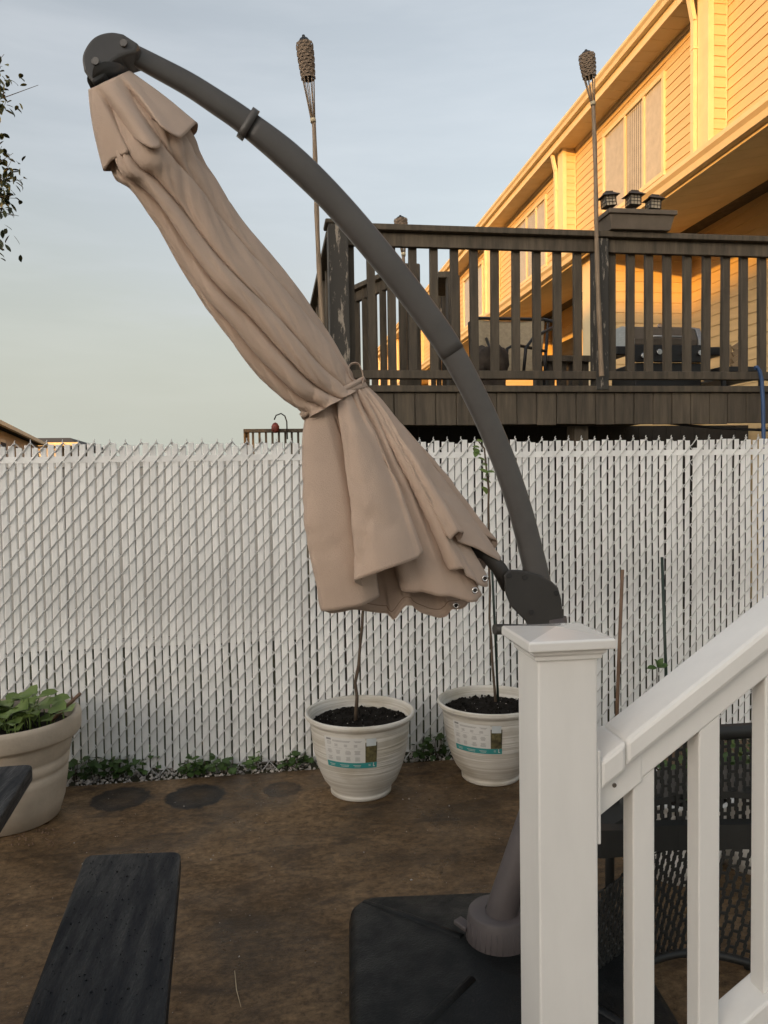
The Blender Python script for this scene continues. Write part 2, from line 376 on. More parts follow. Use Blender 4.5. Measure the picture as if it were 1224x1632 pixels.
for i in range(n + 1):
    x = xs0 + i * ns * PIT / n; s_ = math.sin(i * math.pi) * 0
    yy = FY - .0062 + .0012 * math.sin(i * .9)
    for (dy, dz) in ((0, -.0165), (0, .0165), (.003, .0165), (.003, -.0165)): vs.append((x, yy + dy, zc + dz + .001 * math.sin(i * .37)))
fs = [(i * 4 + j, i * 4 + (j + 1) % 4, i * 4 + 4 + (j + 1) % 4, i * 4 + 4 + j) for i in range(n) for j in range(4)]
b.add(vs, fs); mk('locking_strip', b, mt['slat'], fence)
for x in (x_start - .03, x_start + ns * PIT + .03):
    mk('fence_post', MB().tube([(x, FY + .03, 0), (x, FY + .03, FZ + .05)], .03, 12), mt['wire'], fence)

# gravel strip, litter
b = MB()
def rock(b, c, s):
    ds = [Vector((1, 0, 0)), Vector((-1, 0, 0)), Vector((0, 1, 0)), Vector((0, -1, 0)), Vector((0, 0, 1)), Vector((0, 0, -1))]
    rot = Matrix.Rotation(ru(0, 6), 3, 'Z') @ Matrix.Rotation(ru(0, 2), 3, 'X')
    vs = [Vector(c) + rot @ (d * s * ru(.5, 1.2)) for d in ds]
    b.add(vs, [(0, 2, 4), (2, 1, 4), (1, 3, 4), (3, 0, 4), (2, 0, 5), (1, 2, 5), (3, 1, 5), (0, 3, 5)])
for i in range(2600):
    x = ru(-2.2, 3.4); rock(b, (x, FY + ru(-.13, .10), ru(-.025, .004)), ru(.004, .014))
mk('gravel', b, mt['gravel'], kind='stuff')
b = MB()
for (px, py, s) in ((118, 1343, .006), (131, 1377, .005), (293, 1285, .005), (340, 1363, .005), (349, 1359, .004), (433, 1381, .004), (381, 1524, .005), (656, 1402, .009), (580, 1358, .004), (716, 1284, .006), (652, 1273, .006), (642, 1274, .005), (715, 1302, .004), (430, 1395, .003), (437, 1404, .003), (590, 1318, .003), (336, 1370, .007)):
    rock(b, tuple(onZ(px, py, .003)), s * .8)
for i in range(520):
    rock(b, (ru(-2, 1.6), ru(1.2, 4.1), .001), ru(.0008, .0026))
mk('pebbles', b, mt['gravel'], kind='stuff')
b = MB()
for i in range(110):
    q = onZ(ru(0, 95), 1350 - ru(0, 1) * 30, 0); rock(b, (q.x, q.y, .003), ru(.002, .006))
mk('leaf_litter', b, mt['wood'], kind='stuff')
p0, p1, p2 = onZ(374, 1547, .004), onZ(377, 1578, .012), onZ(384, 1605, .004)
mk('straw', MB().tube([p0, p1, p2], [.0011, .0014, .0006], 5), mt['straw'], label='dry pale straw lying alone on the brown patio', category='straw')

# ------------------------------------------------------------------ weeds at fence foot
def weed(px, py, wdt, h, n, label, m):
    c = onZ(px, py, 0); b = MB()
    for i in range(n):
        x = c.x + ru(-wdt, wdt); y = c.y + ru(-.05, .05); z = ru(.0, 1) ** 1.4 * h * (1 - .6 * abs(x - c.x) / wdt) + .01
        p = Vector((x, y, z)); d = Vector((ru(-1, 1), ru(-1, .5), ru(-.3, .6)))
        b.leaf(p, d, (ru(-.3, .3), ru(-.5, .1), 1), ru(.03, .055), ru(.028, .045), .1)
    st = MB()
    for i in range(n // 5):
        x = c.x + ru(-wdt, wdt) * .8
        st.tube([(x, c.y, -.02), (x + ru(-.02, .02), c.y + ru(-.02, .02), h * ru(.3, .9))], [.0025, .0015], 4)
    t = thing('weed', (c.x, c.y, 0), label, 'weed', 'weeds along the fence foot')
    mk('leaves', b, m, t, kind='stuff'); mk('stems', st, mt['stem'], t, kind='stuff')
weed(160, 1237, .19, .12, 150, 'widest dark weed clump beside the large stone planter', mt['leafd'])
weed(235, 1228, .05, .13, 38, 'upright round leaved weed just right of the widest weed clump', mt['leafd'])
weed(305, 1232, .055, .07, 45, 'low green weed behind the leftmost two round stains', mt['leafd'])
weed(345, 1230, .09, .085, 42, 'creeping green weed at mid fence left of the small white pot', mt['leafd'])
weed(408, 1222, .03, .08, 22, 'thin upright weed in the white gravel at mid fence', mt['leafd'])
weed(470, 1217, .07, .07, 30, 'leafy weed touching the left side of the stemmed pot', mt['leafd'])
weed(690, 1204, .10, .12, 60, 'tall loose weed between the two white pots', mt['leafd'])
b = MB()
for i in range(16):
    c = onZ(112 + i * 1.5, 1225, 0); 
    b.tube([(c.x, c.y, 0), (c.x + ru(-.05, .1), c.y - .02, ru(.06, .14)), (c.x + ru(.0, .25), c.y - .01, ru(.1, .2))], [.002, .0016, .001], 4)
mk('dry_twigs', b, mt['stem'], label='thin bare arching twigs between stone planter and fence', category='twigs')

# ------------------------------------------------------------------ background left: vinyl fence, far houses, far deck
vf = thing('vinyl_fence', (-2, 7.2, 0), 'plain pale vinyl privacy fence glimpsed through the left slat gaps', 'fence')
xe = onY(482, 900, 7.2).x
bmv = MB().box((0, 0, 0), (.148, .03, 1.55)).mesh('vinyl_board'); bmv.materials.append(mt['vinylfence'])
k = 0; x = xe - .15
while x > -4.2:
    o = link('vinyl_board', bmv, None, vf); o.location = Vector((x, 7.2 + (.004 if k % 2 else 0), .16)) - vf.location; x -= .15; k += 1
mk('fence_rail', MB().box((-4.2, 7.16, 1.715), (xe, 7.26, 1.78)), mt['vinylfence'], vf)
mk('fence_rail', MB().box((-4.2, 7.165, .08), (xe, 7.255, .155)), mt['vinylfence'], vf)

def far_house(name, label, xr, Y, zr, ze, length, chim):
    t = thing(name, (xr - length / 2, Y, 0), label, 'house', None)
    x0, x1 = xr - length, xr
    mk('wall', MB().box((x0, Y, 0), (x1 - 1.2, Y + 9, ze)), mt['farwall'], t)
    b = MB(); xm = x1 - (zr - ze) * 2.6
    b.add([(x0, Y - .5, ze), (x1, Y - .5, ze), (x1, Y + 9.5, ze), (x0, Y + 9.5, ze), (x0, Y + 4.5, zr), (xm, Y + 4.5, zr), (x0, Y - .5, ze - .2), (x1, Y - .5, ze - .2), (x1, Y + 9.5, ze - .2), (x0, Y + 9.5, ze - .2)],
          [(0, 1, 5, 4), (1, 2, 5), (2, 3, 4, 5), (0, 4, 3), (6, 7, 1, 0), (7, 8, 2, 1), (9, 8, 7, 6), (8, 9, 3, 2), (9, 6, 0, 3)])
    rf = mk('roof', b, mt['roof'], t)
    mk('gutter', MB().box((x0, Y - .62, ze - .12), (x1 + .1, Y - .5, ze + .06)), mt['trim'], t)
    for i in range(int(length / 2.4)):
        x = x1 - 2.4 - i * 2.4
        wn = mk('window', MB().box((x - .55, Y - .06, ze - 1.75), (x + .55, Y, ze - .6)), mt['trim'], t)
        mk('pane', MB().box((x - .45, Y - .075, ze - 1.65), (x - .04, Y - .06, ze - .7)), mt['dark'], wn)
        mk('pane', MB().box((x + .04, Y - .075, ze - 1.65), (x + .45, Y - .06, ze - .7)), mt['dark'], wn)
    if chim: mk('chimney', MB().box((chim, Y + 4, zr - .6), (chim + .35, Y + 4.4, zr + .5)), mt['trim'], rf)
fh = thing('house', pt(30, 769, 28), 'pale house with grey roof at the far left edge above the fence', 'house'); fh.location.z = 0
ze_ = 3.3
def ez_(px, d): p = pt(px, 769, d); return Vector((p.x, p.y, 0))
A0, B0 = ez_(-75, 17.5), ez_(62, 35); dirh = (B0 - A0).normalized(); nh = Vector((-dirh.y, dirh.x, 0))
def V3(p, z): return (p.x, p.y, z)
A1, B1 = A0 + nh * 6, B0 + nh * 6
mk('wall', MB().hexa([V3(A0, 0), V3(B0, 0), V3(B1, 0), V3(A1, 0), V3(A0, ze_), V3(B0, ze_), V3(B1, ze_), V3(A1, ze_)]), mt['farwall'], fh)
Ae, Be = A0 - nh * .4 - dirh * .4, B0 - nh * .4 + dirh * .9; Am, Bm = A0 + nh * 3, B0 + nh * 3 - dirh * 2
Af, Bf = A1 + nh * .4 - dirh * .4, B1 + nh * .4 + dirh * .9
mk('roof', MB().add([V3(Ae, ze_ + .05), V3(Be, ze_ + .05), V3(Bm, ze_ + .85), V3(Am, ze_ + .85), V3(Bf, ze_ + .05), V3(Af, ze_ + .05)], [(0, 1, 2, 3), (3, 2, 4, 5), (1, 4, 2), (0, 3, 5), (0, 5, 4, 1)]), mt['roof'], fh)
mk('gutter', MB().bar(V3(Ae, ze_ + .02), V3(Be, ze_ + .02), .12, .12), mt['trim'], fh)
for k in range(5):
    w0 = A0 + dirh * (3.5 + k * 3.4) - nh * .03
    wn = mk('window', MB().bar(V3(w0, ze_ - .95), V3(w0 + dirh * 1.2, ze_ - .95), .06, 1.3), mt['trim'], fh)
    mk('pane', MB().bar(V3(w0 + dirh * .1 - nh * .04, ze_ - .95), V3(w0 + dirh * 1.1 - nh * .04, ze_ - .95), .02, 1.1), mt['dark'], wn)
q = onY(118, 706, 45); q2 = onY(90, 692, 50)
far_house('house', 'small dark roofed house farther off beside the first grey roof', q.x, 46, q2.z - .2, q.z, 9, None)
q = onY(36, 690, 60)
# far balcony rail with plant hook
fd = thing('far_deck', (onY(440, 700, 14).x, 14, 0), 'distant dark wooden deck railing seen above the fence left of the umbrella cloth', 'deck')
pa = onY(388, 684, 14); pb = onY(520, 684, 14)
mk('top_rail', MB().box((pa.x, 13.95, pa.z - .06), (pb.x + .6, 14.1, pa.z)), mt['deck'], fd)
mk('bottom_rail', MB().box((pa.x, 13.97, pa.z - .85), (pb.x + .6, 14.06, pa.z - .78)), mt['deck'], fd)
mk('deck_floor', MB().box((pa.x, 13.9, pa.z - 1.1), (pb.x + .6, 16.5, pa.z - .93)), mt['deck'], fd)
x = pa.x + .03
bal = MB().box((0, 0, 0), (.04, .04, .74)).mesh('baluster'); bal.materials.append(mt['deck'])
while x < pb.x + .5:
    o = link('baluster', bal, None, fd); o.location = Vector((x, 14, pa.z - .79)) - fd.location; x += .115
for xx in (pa.x, pb.x + .5): mk('post', MB().box((xx, 14.0, 0), (xx + .1, 14.1, pa.z - .061)), mt['deck'], fd)
h = [onY(*p, 13.9) for p in ((437, 669), (440, 662), (448, 659), (454, 663), (457, 672), (458, 700))]
mk('plant_hook', MB().tube(h, .012, 6), mt['black'], label='thin curved metal plant hook on the distant deck rail', category='hook')
mk('finial', MB().lathe(onY(439, 690, 13.9), [(.03, 0), (.07, .05), (.07, .12), (.04, .17), (0.001, .19)], 10), mt['red'], label='small red brown ornament on the distant deck rail', category='ornament')
# low horizon trees
# ------------------------------------------------------------------ tree at left edge
def tree():
    cx, cyy = -4.35, 7.6
    t = thing('tree', (cx, cyy, 0), 'leafy tree whose dark branch tips enter at the upper left edge', 'tree')
    tr = MB(); tr.tube([(cx, cyy, -.05), (cx + .05, cyy, 1.5), (cx - .05, cyy + .05, 3), (cx, cyy, 5.2), (cx + .05, cyy, 6.6)], [.13, .11, .09, .05, .02], 9)
    lf = MB(); ends = []
    tips = [onY(-4, 150, 7.3), onY(-8, 122, 7.4), onY(-26, 190, 7.4), onY(2, 278, 7.3), onY(-10, 255, 7.5), onY(-16, 325, 7.4), onY(-20, 365, 7.3), onY(-40, 230, 7.2), onY(-6, 305, 7.4), onY(-32, 120, 7.6), onY(-22, 285, 7.6)]
    for i in range(80):
        a = ru(0, 6.28); zz = ru(2.2, 6.3); R_ = ru(.4, 1.45) * (1 - ((zz - 4.1) / 3.0) ** 2 * .6)
        q = Vector((cx + math.cos(a) * R_, cyy + math.sin(a) * R_, zz))
        if 0 < a < 6.28 and q.x > cx + 1.1 and abs(math.sin(a)) < .8: q.x = cx + 1.1 
        tips.append(q)
    for q in tips:
        z0 = max(1.6, q.z - ru(.5, 1.1)); p = Vector((cx, cyy, z0)); m_ = (p + q) / 2 + Vector((0, 0, -.1))
        tr.tube([p, m_, q], [.03, .018, .006], 5)
        for j in range(52 if q.x > -4.6 else 46):
            c = q + Vector((random.gauss(0, .075), random.gauss(0, .14), random.gauss(-.02, .10)))
            d = Vector((ru(-.6, .8), ru(-.7, .7), ru(-1.2, .3)))
            lf.leaf(c, d, (ru(-.6, .6), ru(-.6, .6), 1), ru(.055, .095), ru(.03, .045), .1)
        for j in range(4):
            c = q + Vector((random.gauss(0, .12), random.gauss(0, .12), random.gauss(0, .12))); tr.tube([q - Vector((0, 0, .05)), c], [.004, .002], 4)
    mk('trunk', tr, mt['stem'], t); mk('crown', lf, mt['treeleaf'], t, kind='stuff')
tree()

# ------------------------------------------------------------------ neighbour's raised deck
DY = 5.0
dk = thing('raised_deck', (2.3, DY + 1.5, 0), 'dark brown raised wooden deck with baluster railing behind the white fence', 'deck')
DX0 = onY(552, 600, DY).x - .1; DX1 = 4.18
zcap = 3.195; zfl = 2.175; YB = 8.6
def dbox(name, a, b_, m='deck', bevel=.004, par=dk, **k): return mk(name, MB().box(a, b_), mt[m], par, bevel, **k)
dbox('deck_floor', (DX0 + .02, DY + .03, zfl - .035), (DX1, YB, zfl - .002))
dbox('floor_edge', (DX0 - .02, DY - .045, zfl - .045), (DX1, DY + .028, zfl - .002))
dbox('joist', (DX0 + .03, DY + .02, zfl - .25), (DX1, DY + .06, zfl - .05))
x = DX0 - .005; bw = .1385
while x < DX1 - .1:
    dbox('skirt_board', (x, DY - .018 + ru(-.002, .002), zfl - .26 + ru(-.004, .004)), (x + bw - .004, DY + .004, zfl - .046), par=dk); x += bw
for xx in (onY(925, 680, DY + .1).x, DX0 + .06, 3.9): dbox('support_post', (xx - .05, DY + .08, -.03), (xx + .05, DY + .18, zfl - .26))
dbox('support_post', (onY(905, 680, DY + .2).x, DY + .18, -.03), (onY(905, 680, DY + .2).x + .05, DY + .22, zfl - .26))
x = DX0 + .03
while x < 5.7:   # added dark boards standing in for deep shade under the deck
    dbox('shade_filler_board', (x, YB - .03, -.03), (x + .172, YB, zfl - .034), 'dark', 0); x += .176
# front rail
dbox('rail_cap', (DX0 + .02, DY - .075, zcap - .038), (DX1, DY + .075, zcap))
dbox('top_rail', (DX0 + .08, DY - .028, zcap - .128), (DX1, DY + .012, zcap - .040))
zbr = onY(800, 592, DY).z
dbox('bottom_rail', (DX0 + .08, DY - .05, zbr - .055), (DX1, DY + .015, zbr - .001))
px = 560; 
bme = MB().box((-.0265, 0, 0), (.0265, .038, zcap - .06 - zbr)).mesh('baluster'); bme.materials.append(mt['deck'])
pxs = [onY(p, 500, DY).x for p in list(np.arange(560, 940, 33.0))] + [onY(p, 500, DY).x for p in list(np.linspace(977, 1219, 9))]
xx = pxs[-1] + .125
while xx < DX1 - .05: pxs.append(xx); xx += .125
for x in pxs:
    o = link('baluster', bme, None, dk, .003); o.location = Vector((x + ru(-.004, .004), DY + .0125, zbr)) - dk.location; o.rotation_euler = (0, ru(-.006, .006), ru(-.05, .05))
xp = onY(955, 500, DY).x
dbox('post', (xp - .045, DY - .053, zfl - .03), (xp + .045, DY + .05, zcap - .040), 'peel', label='middle rail post with badly peeling paint')
xc = onY(540, 480, DY).x
dbox('corner_post', (xc - .065, DY - .079, zfl - .2), (xc + .06, DY + .079, zcap - .012), 'peel', label='corner rail post with flaking paint')
mk('post_cap', MB().box((xc - .085, DY - .09, zcap - .012), (xc + .085, DY + .09, zcap + .018)), mt['deck'], dk, .01)
# side rail going away from the corner, then a slanting rear rail
dbox('side_rail', (xc - .07, DY + .08, zcap - .05), (xc + .07, YB - .6, zcap - .012))
dbox('side_bottom_rail', (xc - .02, DY + .08, zbr - .05), (xc + .04, YB - .6, zbr))
y = DY + .25
while y < YB - .7:
    dbox('side_baluster', (xc - .02, y, zbr + .001), (xc + .018, y + .053, zcap - .051)); y += .3
def slant(a, b_, zt):
    mk('rear_rail', MB().bar((a[0], a[1], zt), (b_[0], b_[1], zt), .12, .04), mt['deck'], dk, .003)
    mk('rear_rail', MB().bar((a[0], a[1], zt - .066), (b_[0], b_[1], zt - .066), .04, .085), mt['deck'], dk, .003)
    mk('rear_bottom_rail', MB().bar((a[0], a[1], zbr - .02), (b_[0], b_[1], zbr - .02), .04, .06), mt['deck'], dk, .003)
    L = math.hypot(b_[0] - a[0], b_[1] - a[1]); n = max(2, int(L / .14))
    for i in range(n):
        t = (i + .5) / n; x, y = a[0] + (b_[0] - a[0]) * t, a[1] + (b_[1] - a[1]) * t
        mk('baluster', MB().box((x - .026, y - .02, zbr - .02), (x + .026, y + .02, zt - .021)), mt['deck'], dk)
qa = onZ(549, 470, zcap); qb = onZ(648, 426, zcap)
slant((qa.x, qa.y), (qb.x, qb.y), zcap)
qc = onZ(727, 405, zcap)
# gate posts at the stair head
for (pxx, pyy, Y, wd) in ((657, 419, 6.1, .13), (724, 438, 6.3, .1)):
    q = onY(pxx, pyy, Y)
    mk('stair_post', MB().box((q.x - wd / 2, Y, zfl), (q.x + wd / 2, Y + .12, q.z)), mt['deck'], dk, .012)
qd = onY(727, 437, 6.35); 
mk('stair_rail', MB().bar((qd.x - .09, 6.36, qd.z + .0), (qd.x + .16, 7.6, qd.z + .02), .12, .05), mt['deck'], dk, .004)
for i in range(5):
    q = onY(690 + i * 9, 480, 6.9); mk('baluster', MB().box((q.x - .02, 6.9, zfl), (q.x + .02, 6.94, qd.z - .05)), mt['deck'], dk)

# ------------------------------------------------------------------ row house
XW, XE, XL, XG = 6.33, 6.03, 5.80, 4.22
ZS = 8.25; ZE = 8.57; YEND = 46.2; Y0 = 5.6; UN = 5.3
hs_ = thing('row_house', (7, 12, 0), 'long cream sided row of townhouses in low golden sunlight behind the deck', 'building')
sb_cache = {}
def siding(axis, fixed, a0, a1, z0, z1, ex=.14, holes=(), stuff=False):
    """lap siding: axis 'X' = wall at x=fixed facing -x running along y; axis 'Y' = wall at y=fixed facing -y running along x"""
    n = int(math.ceil((z1 - z0) / ex)); joined = MB()
    def board(m, s0, s1, zb, zt):
        dlo, dhi = .018, .004
        if axis == 'X':
            c = [(fixed - dlo, s0, zb), (fixed - dlo, s1, zb), (fixed, s1, zb), (fixed, s0, zb), (fixed - dhi, s0, zt), (fixed - dhi, s1, zt), (fixed, s1, zt), (fixed, s0, zt)]
            c = [c[3], c[2], c[1], c[0], c[7], c[6], c[5], c[4]]
            c = [c[0], c[3], c[2], c[1], c[4], c[7], c[6], c[5]]
        else:
            c = [(s0, fixed - dlo, zb), (s1, fixed - dlo, zb), (s1, fixed, zb), (s0, fixed, zb), (s0, fixed - dhi, zt), (s1, fixed - dhi, zt), (s1, fixed, zt), (s0, fixed, zt)]
        m.hexa(c)
    for i in range(n):
        zb = z0 + i * ex; zt = min(z1, zb + ex)
        spans = [(a0, a1)]
        for (h0, h1, hz0, hz1) in holes:
            if zt > hz0 + .001 and zb < hz1 - .001:
                ns_ = []
                for (s0, s1) in spans:
                    if h0 > s0: ns_.append((s0, min(s1, h0)))
                    if h1 < s1: ns_.append((max(s0, h1), s1))
                spans = [q for q in ns_ if q[1] - q[0] > .02]
        if stuff:
            for s in spans: board(joined, s[0], s[1], zb, zt)
        else:
            for s in spans:
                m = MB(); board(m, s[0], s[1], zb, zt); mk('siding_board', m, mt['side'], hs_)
    if stuff: mk('siding', joined, mt['side'], hs_, kind='stuff')
finY = [10.0 + UN * i for i in range(7)]
# solid body behind the siding
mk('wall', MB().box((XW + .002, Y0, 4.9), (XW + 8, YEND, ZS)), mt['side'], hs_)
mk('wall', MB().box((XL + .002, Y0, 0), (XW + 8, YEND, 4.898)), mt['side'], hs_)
WIN = [(11.68, 13.98, 6.33, 7.95)] + [(11.68 + UN * i, 13.98 + UN * i, 6.33, 7.95) for i in range(1, 7)]
siding('X', XW, Y0, 10.0, 5.0, ZS)
siding('X', XW, 10.3, 15.3, 5.0, ZS, holes=[WIN[0]])
for i in range(1, 7):
    siding('X', XW, finY[i] + .3, min(YEND, finY[i] + UN), 5.0, ZS, holes=[WIN[i]] if i < 7 else (), stuff=True)
siding('X', XL, Y0, 10.0, 2.1, 4.95)
for i in range(7): siding('X', XL, finY[i] + .3, min(YEND, finY[i] + UN), 2.1, 4.6, stuff=True)
for i, y in enumerate(finY):
    mk('party_wall', MB().box((XE + .02, y + .02, 4.7), (XW, y + .3, ZS)), mt['side'], hs_)
    siding('Y', y + .02, XE + .075, XW - .02, 4.9, ZS, stuff=i > 1)
    mk('corner_trim', MB().box((XE, y - .004, 4.7), (XE + .085, y + .02, ZS)).box((XE, y + .02, 4.7), (XE + .02, y + .26, ZS)), mt['trim'], hs_)
    mk('inside_corner_trim', MB().box((XW - .03, y - .012, 4.9), (XW - .021, y + .018, ZS)), mt['trim'], hs_)
    mk('party_wall', MB().box((XG + .14, y + .02, 0), (XL, y + .3, 4.6)), mt['side'], hs_)
    siding('Y', y + .02, XG + .2, XL - .02, 2.1, 4.66, stuff=i > 0)
    mk('corner_trim', MB().box((XG + .12, y - .004, 0), (XG + .195, y + .018, 4.62)).box((XG + .12, y + .018, 0), (XG + .139, y + .3, 4.62)), mt['trim'], hs_)
    # downspout on the fin with elbow
    d = mk('downspout', MB().bar((XE - .035, y + .3, 4.72), (XE - .035, y + .3, ZS - .35), .075, .06, (1, 0, 0)).bar((XE - .035, y + .3, ZS - .36), (XE - .14, y + .3, ZS + .14), .075, .06, (1, 0, 0)), mt['trim'], hs_)
    mk('pipe_strap', MB().box((XE - .07, y + .25, ZS - .75), (XE, y + .35, ZS - .72)), mt['trim'], d)
# inside corner strip of near wall
mk('frieze', MB().box((XW - .03, Y0, ZS - .06), (XW - .019, YEND, ZS - .001)), mt['trim'], hs_)
# windows
for i, (y0, y1, z0, z1) in enumerate(WIN):
    fr = MB(); T = .075
    X_ = XW - .045
    for (a, b_, c, d) in ((y0, y1, z0, z0 + T), (y0, y1, z1 - T, z1), (y0, y0 + T, z0 + T, z1 - T), (y1 - T, y1, z0 + T, z1 - T)):
        fr.box((X_, a, c), (XW + .0, b_, d))
    wn = mk('window', fr, mt['trim'], hs_, .004)
    ym = [y0 + T, y0 + .30 * (y1 - y0), y0 + .60 * (y1 - y0), y1 - T]
    for k in (1, 2): mk('mullion', MB().box((X_ + .006, ym[k] - .03, z0 + T), (XW, ym[k] + .03, z1 - T)), mt['trim'], wn)
    for k in range(3):
        a = ym[k] + (.03 if k else 0); c = ym[k + 1] - (.03 if k < 2 else 0)
        mk('pane', MB().add([(X_ + .02, a, z0 + T), (X_ + .02, c, z0 + T), (X_ + .02, c, z1 - T), (X_ + .02, a, z1 - T)], [(0, 3, 2, 1)]), mt['glass'], wn)
        bl = MB(); nb = 9
        for j in range(nb):
            s0 = a + (c - a) * j / nb; s1 = a + (c - a) * (j + (1.0 if k != 1 else .55)) / nb
            bl.add([(XW - .004, s0, z0 + T), (XW - .012, s1, z0 + T), (XW - .012, s1, z1 - T), (XW - .004, s0, z1 - T)], [(0, 3, 2, 1)])
        mk('vertical_blind', bl, mt['curtain'], wn)
        mk('blind_backing', MB().add([(XW - .001, a, z0 + T), (XW - .001, c, z0 + T), (XW - .001, c, z1 - T), (XW - .001, a, z1 - T)], [(0, 3, 2, 1)]), mt['dark'] if k == 1 else mt['curtain'], wn)
# upper eave: soffit planks, fascia, gutter, roof
b = MB(); y = Y0; k = 0
XF = XE - .16
while y < 19.0:
    mk('soffit_plank', MB().box((XF + .02, y, ZS + .002), (XW + .02, y + .298, ZS + .022 + .0)), mt['soffit'], hs_); y += .306
while y < YEND: b.box((XF + .02, y, ZS + .002), (XW + .02, y + .298, ZS + .022)); y += .306
mk('soffit', b, mt['soffit'], hs_, kind='stuff')
mk('soffit_backing', MB().box((XF + .02, Y0, ZS + .026), (XW + .02, YEND, ZS + .04)), mt['dark'], hs_)
def gutter(x, z, y0, y1, s=1.0):
    poly = [(x, y0, z), (x - .07 * s, y0, z), (x - .085 * s, y0, z + .05 * s), (x - .115 * s, y0, z + .08 * s), (x - .115 * s, y0, z + .12 * s), (x - .10 * s, y0, z + .12 * s), (x - .10 * s, y0, z + .085 * s), (x - .01, y0, z + .03), (x - .01, y0, z + .12 * s), (x, y0, z + .12 * s)]
    return MB().prism(poly, (0, y1 - y0, 0))
mk('fascia', MB().box((XF, Y0, ZS - .03), (XF + .018, YEND, ZS + .26)), mt['trim'], hs_)
mk('gutter', gutter(XF, ZS + .11, Y0, YEND, 1.15), mt['trim'], hs_)
b = MB(); b.add([(XF + .02, Y0, ZS + .262), (XF + .02, YEND, ZS + .262), (XF + 6.5, YEND, ZS + 2.7), (XF + 6.5, Y0, ZS + 2.7), (XF + 12, YEND, ZS + .262), (XF + 12, Y0, ZS + .262)], [(0, 3, 2, 1), (3, 5, 4, 2), (0, 5, 3), (1, 2, 4)])
mk('roof', b, mt['roof'], hs_)
# porch roof below the upper floor
zp = 4.50
mk('porch_fascia', MB().box((XG, Y0 - .4, zp), (XG + .02, YEND, zp + .16)), mt['trim'], hs_)
mk('porch_gutter', gutter(XG, zp + .03, Y0 - .4, YEND, 1.1), mt['trim'], hs_)
b = MB(); y = Y0 - .4; pl = []
while y < YEND:
    m = b if y > 14 else MB()
    m.hexa([(XG + .021, y, zp + .03), (XL - .02, y, 4.86), (XL - .02, y + .298, 4.86), (XG + .021, y + .298, zp + .03), (XG + .021, y, zp + .045), (XL - .02, y, 4.875), (XL - .02, y + .298, 4.875), (XG + .021, y + .298, zp + .045)])
    if m is not b: mk('porch_soffit_plank', m, mt['soffit'], hs_)
    y += .304
mk('porch_soffit', b, mt['soffit'], hs_, kind='stuff')
b = MB(); b.add([(XG - .02, Y0 - .4, zp + .162), (XG - .02, YEND, zp + .162), (XW + .1, YEND, 5.2), (XW + .1, Y0 - .4, 5.2), (XW + .1, YEND, 4.9), (XW + .1, Y0 - .4, 4.9)], [(0, 3, 2, 1), (0, 1, 4, 5), (0, 5, 3), (1, 2, 4)])
mk('porch_roof', b, mt['roof'], hs_)
# patio door with lamp beside it, far under the porch
q = onX(911, 560, XL)
d = mk('door', MB().box((XL - .05, q.y - .5, 2.16), (XL - .021, q.y + .5, 4.2)), mt['dark'], hs_)
mk('door_frame', MB().box((XL - .06, q.y - .58, 2.16), (XL - .022, q.y - .5, 4.28)).box((XL - .06, q.y + .5, 2.16), (XL - .022, q.y + .58, 4.28)).box((XL - .06, q.y - .5, 4.2), (XL - .022, q.y + .5, 4.28)), mt['trim'], d)
q = onY(899, 540, 15.25)
lp = mk('wall_lamp', MB().lathe((q.x, q.y, q.z - .2), [(.03, 0), (.08, .04), (.09, .25), (.12, .27), (.02, .36)], 8), mt['lantern'], hs_)

# ------------------------------------------------------------------ things on the deck
def torch(foot, neck, top, label, seed):
    random.seed(seed)
    foot, neck, top = Vector(foot), Vector(neck), Vector(top)
    t = thing('tiki_torch', foot, label, 'torch', 'bamboo torches on the deck')
    pts = []; rr = []
    for i in range(15):
        u = i / 14; p = foot.lerp(neck, u) + Vector((.004 * math.sin(u * 7 + seed), 0, 0)); pts += [p, p + (neck - foot) * .002]; r_ = .0155 - .003 * u; rr += [r_ * 1.16, r_ * 1.16] if i % 3 == 0 else [r_, r_]
    mk('pole', MB().tube(pts, rr, 10), mt['bamboo'], t)
    ax = (top - neck).normalized(); L = (top - neck).length; a = ax.orthogonal().normalized(); c = ax.cross(a)
    st = MB(); Lb = L * .52
    for k in range(9):
        th = k * 6.283 / 9 + seed
        dirr = a * math.cos(th) + c * math.sin(th)
        st.tube([neck + dirr * .010 - ax * .02, neck + dirr * .022 + ax * L * .22, neck + dirr * .037 + ax * Lb, neck + dirr * .046 + ax * L * .78, neck + dirr * .048 + ax * L * .93], [.0035, .0032, .003, .003, .003], 5)
    mk('splints', st, mt['bamboo'], t)
    mk('binding', MB().tube([neck - ax * .012, neck + ax * .012], .0175, 10), mt['straw'], t)
    bk = MB(); rows = 11; n = 18
    for r_ in range(rows):
        u = .50 + .43 * r_ / rows; rad = .041 + .009 * min(1, (u - .5) / .25)
        z0 = neck + ax * L * u; hh = L * .43 / rows * .86
        vs = []; 
        for k in range(n):
            th = k * 6.283 / n + seed; q = rad + (.0045 if (k + r_) % 2 else -.0015)
            dirr = a * math.cos(th) + c * math.sin(th); vs += [z0 + dirr * q, z0 + dirr * q + ax * hh]
        bk.add(vs, [(2 * k, (2 * k + 2) % (2 * n), (2 * k + 3) % (2 * n), 2 * k + 1) for k in range(n)])
    mk('woven_basket', bk, mt['wick'], t)
    mk('fuel_can', MB().tube([neck + ax * L * .5, neck + ax * L * .93, neck + ax * L * .985, neck + ax * L * 1.0], [.028, .042, .026, .012], 12), mt['black'], t)
    mk('wick_cap', MB().tube([neck + ax * L * .99, neck + ax * L * 1.03], [.012, .009], 8), mt['black'], t)
TY = DY - .13
